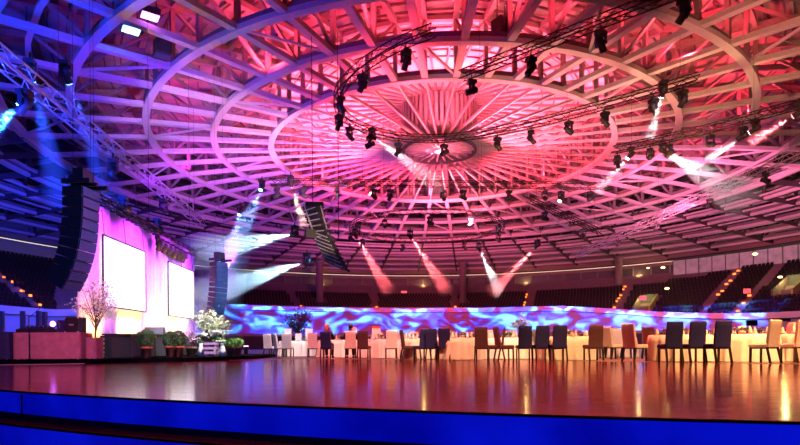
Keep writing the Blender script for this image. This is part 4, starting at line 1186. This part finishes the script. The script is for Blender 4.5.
# gobo projectors throwing blue clouds on the arena wall
def gobo(loc, tgt, watts, angle, seed):
    o = spot('gobo_projector', loc, tgt, watts, (1,1,1), angle, .25, .05)
    l = o.data; l.use_nodes = True; nt = l.node_tree; em = [n for n in nt.nodes if n.type == 'EMISSION'][0]
    tc = nt.nodes.new('ShaderNodeTexCoord'); mp = nt.nodes.new('ShaderNodeMapping')
    mp.inputs['Location'].default_value = (seed,0,0); mp.inputs['Rotation'].default_value = (0,0,R(35)); mp.inputs['Scale'].default_value = (9,20,9)
    n = nt.nodes.new('ShaderNodeTexNoise'); n.inputs['Scale'].default_value = 1; n.inputs['Detail'].default_value = 2; n.inputs['Distortion'].default_value = 1.2
    r = nt.nodes.new('ShaderNodeValToRGB'); e = r.color_ramp.elements
    e[0].position = .36; e[0].color = (.05,.0,.012,1); e[1].position = .66; e[1].color = (.10,.48,1,1)
    x = e.new(.45); x.color = (.02,.0,.10,1); x = e.new(.53); x.color = (.0,.06,.95,1)
    nt.links.new(tc.outputs['Normal'], mp.inputs['Vector']); nt.links.new(mp.outputs['Vector'], n.inputs['Vector'])
    nt.links.new(n.outputs['Fac'], r.inputs['Fac']); nt.links.new(r.outputs['Color'], em.inputs['Color'])
    sx = nt.nodes.new('ShaderNodeSeparateXYZ'); nt.links.new(tc.outputs['Normal'], sx.inputs[0])     # the projector's slot-shaped shutter
    ab = nt.nodes.new('ShaderNodeMath'); ab.operation = 'ABSOLUTE'; nt.links.new(sx.outputs['Y'], ab.inputs[0])
    lt = nt.nodes.new('ShaderNodeMath'); lt.operation = 'LESS_THAN'; lt.inputs[1].default_value = .062; nt.links.new(ab.outputs[0], lt.inputs[0])
    nt.links.new(lt.outputs[0], em.inputs['Strength'])
for i, deg in enumerate((-52,-30,-8,14,36,58)):
    gobo(polar(9.5,deg,10.4), polar(42,deg,4.45), 260000, 30, i*3.7)
# fill for stand and fascia
spot('fascia_wash', (6,46,11), polar(42,20,6), 3600, (1,.30,.45), 110, .6, .4)
spot('fascia_wash', (16,40,11), polar(43,60,6), 8000, (1,.26,.40), 90, .6, .4)
for dg in (-30,0,30): spot('seat_wash', (6,50,11), polar(47,dg,8.5), 7000, (1,.10,.12), 80, .6, .4)
# concourse lamps
for deg in (-20,0,20,40): pointl('concourse_lamp', polar(56.1,deg,12.2), 120, (1,.62,.22), .2)
for deg in (53,59,65): pointl('concourse_lamp', polar(56.6,deg,12.5), 260, (1,.72,.45), .3)
# table lighting from unseen spots overhead
TC = ((1,.36,.13),(1,.40,.14),(1,.42,.15),(1,.46,.17),(1,.34,.18),(1,.26,.22),(1,.24,.22),(1,.62,.60))
for (px, D, r, where), c in zip(TABLES, TC):
    q = P(px, 343, D); spot('table_light', (q.x+.6, D-5.2, 9.0), (q.x, D-.5, .4), 9000, c, 27, .7, .12)
for (px, D, r, where) in TABLES[8:]:
    q = P(px, 343, D); spot('table_light', (q.x-.6, D-4.2, 9.0), (q.x, D-.2, .6), 7000, (1,.48,.3), 24, .7, .12)
for (x, D, c, w) in ((-2,19,(1,.03,.06),14000),(7,15,(1,.05,.03),16000),(2,9,(1,.05,.04),9000)):
    spot('red_wash', (x, D+6, 11), (x, D-4, 0), w, c, 70, .8, .15)
# violet and amber light on the drapes
for y in (22.0,25.4,28.6,31.6):
    spot('drape_wash', (-9.6, y, 7.3), (-12.6, y, 3.0), 3000, (.62,.04,1), 84, .7, .1)
    spot('drape_uplight', (-11.6, y-.8, .32), (-12.7, y-.6, 2.2), 800 if y < 23 else 1500, (1,.46,.06), 110, .8, .08)
spot('drape_uplight', (-11.7, 20.9, .3), (-12.5, 21.3, 3.0), 90, (1,.35,.5), 110, .8, .08)
spot('desk_wash', (-9.2, 12, 1.5), (-11, 17, .4), 520, (1,.16,.16), 44, .6, .1)
spot('plant_fill', (-6.0, 20, 5), (-7.9, 22, .6), 3600, (1,.85,.8), 56, .6, .1)  # unseen fill spots added to brighten bushes, pots and blossom tree
spot('plant_fill', (-4,13.5,5), (-8.5,19,.5), 2000, (1,.75,.8), 26, .6, .1)
spot('plant_fill', (-6.5,14.5,2.6), (-11.1,19.9,1.9), 1500, (1,.7,.8), 20, .6, .1)
spot('twig_fill', (4.2,19,6.5), (5.4,24.4,1.5), 2600, (1,.45,.10), 12, .6, .1)  # added unseen spot that turns the twigs amber
spot('cluster_fill', (-1.5,23,4.5), (-4.2,29.4,6.7), 2600, (1,.62,.42), 22, .6, .1)  # added warm fill for the hanging cluster, no lamp there
spot('array_wash', (1,17,5), (-9,15.2,4.4), 4200, (.05,.16,1), 32, .6, .1)  # unseen blue spots added to tint the two line arrays
spot('array_wash', (2,26,5), (-9.7,29.5,3.2), 9000, (.08,.3,1), 26, .6, .1)
spot('blue_fill', (-3, 2, 5), (-9, 15, 5), 3500, (.05,.12,1), 60, .8, .3)

w = bpy.data.worlds.new('world'); scn.world = w; w.use_nodes = True
w.node_tree.nodes['Background'].inputs['Color'].default_value = (.02,.012,.03,1); w.node_tree.nodes['Background'].inputs['Strength'].default_value = .15

cam = bpy.data.cameras.new('camera'); co = bpy.data.objects.new('camera', cam); COL.objects.link(co)
co.location = (0,0,CAMZ); co.rotation_euler = (Matrix.Rotation(R(90),3,'X') @ Matrix.Rotation(-ROLL,3,'Z')).to_euler()
cam.sensor_width = 36; cam.lens = F/800*36; cam.shift_y = (HZ-222.5)/800; cam.clip_end = 400
scn.camera = co
vs_ = scn.view_settings
scn.view_settings.view_transform = 'Standard'; scn.view_settings.look = 'None'; vs_.gamma = 1; vs_.exposure = .1; vs_.use_curve_mapping = False
cy = scn.cycles
cy.max_bounces = 5; cy.diffuse_bounces = 1; cy.glossy_bounces = 3; cy.transmission_bounces = 4; cy.transparent_max_bounces = 8; cy.volume_bounces = 0
cy.sample_clamp_indirect = 4; cy.caustics_reflective = False; cy.caustics_refractive = False
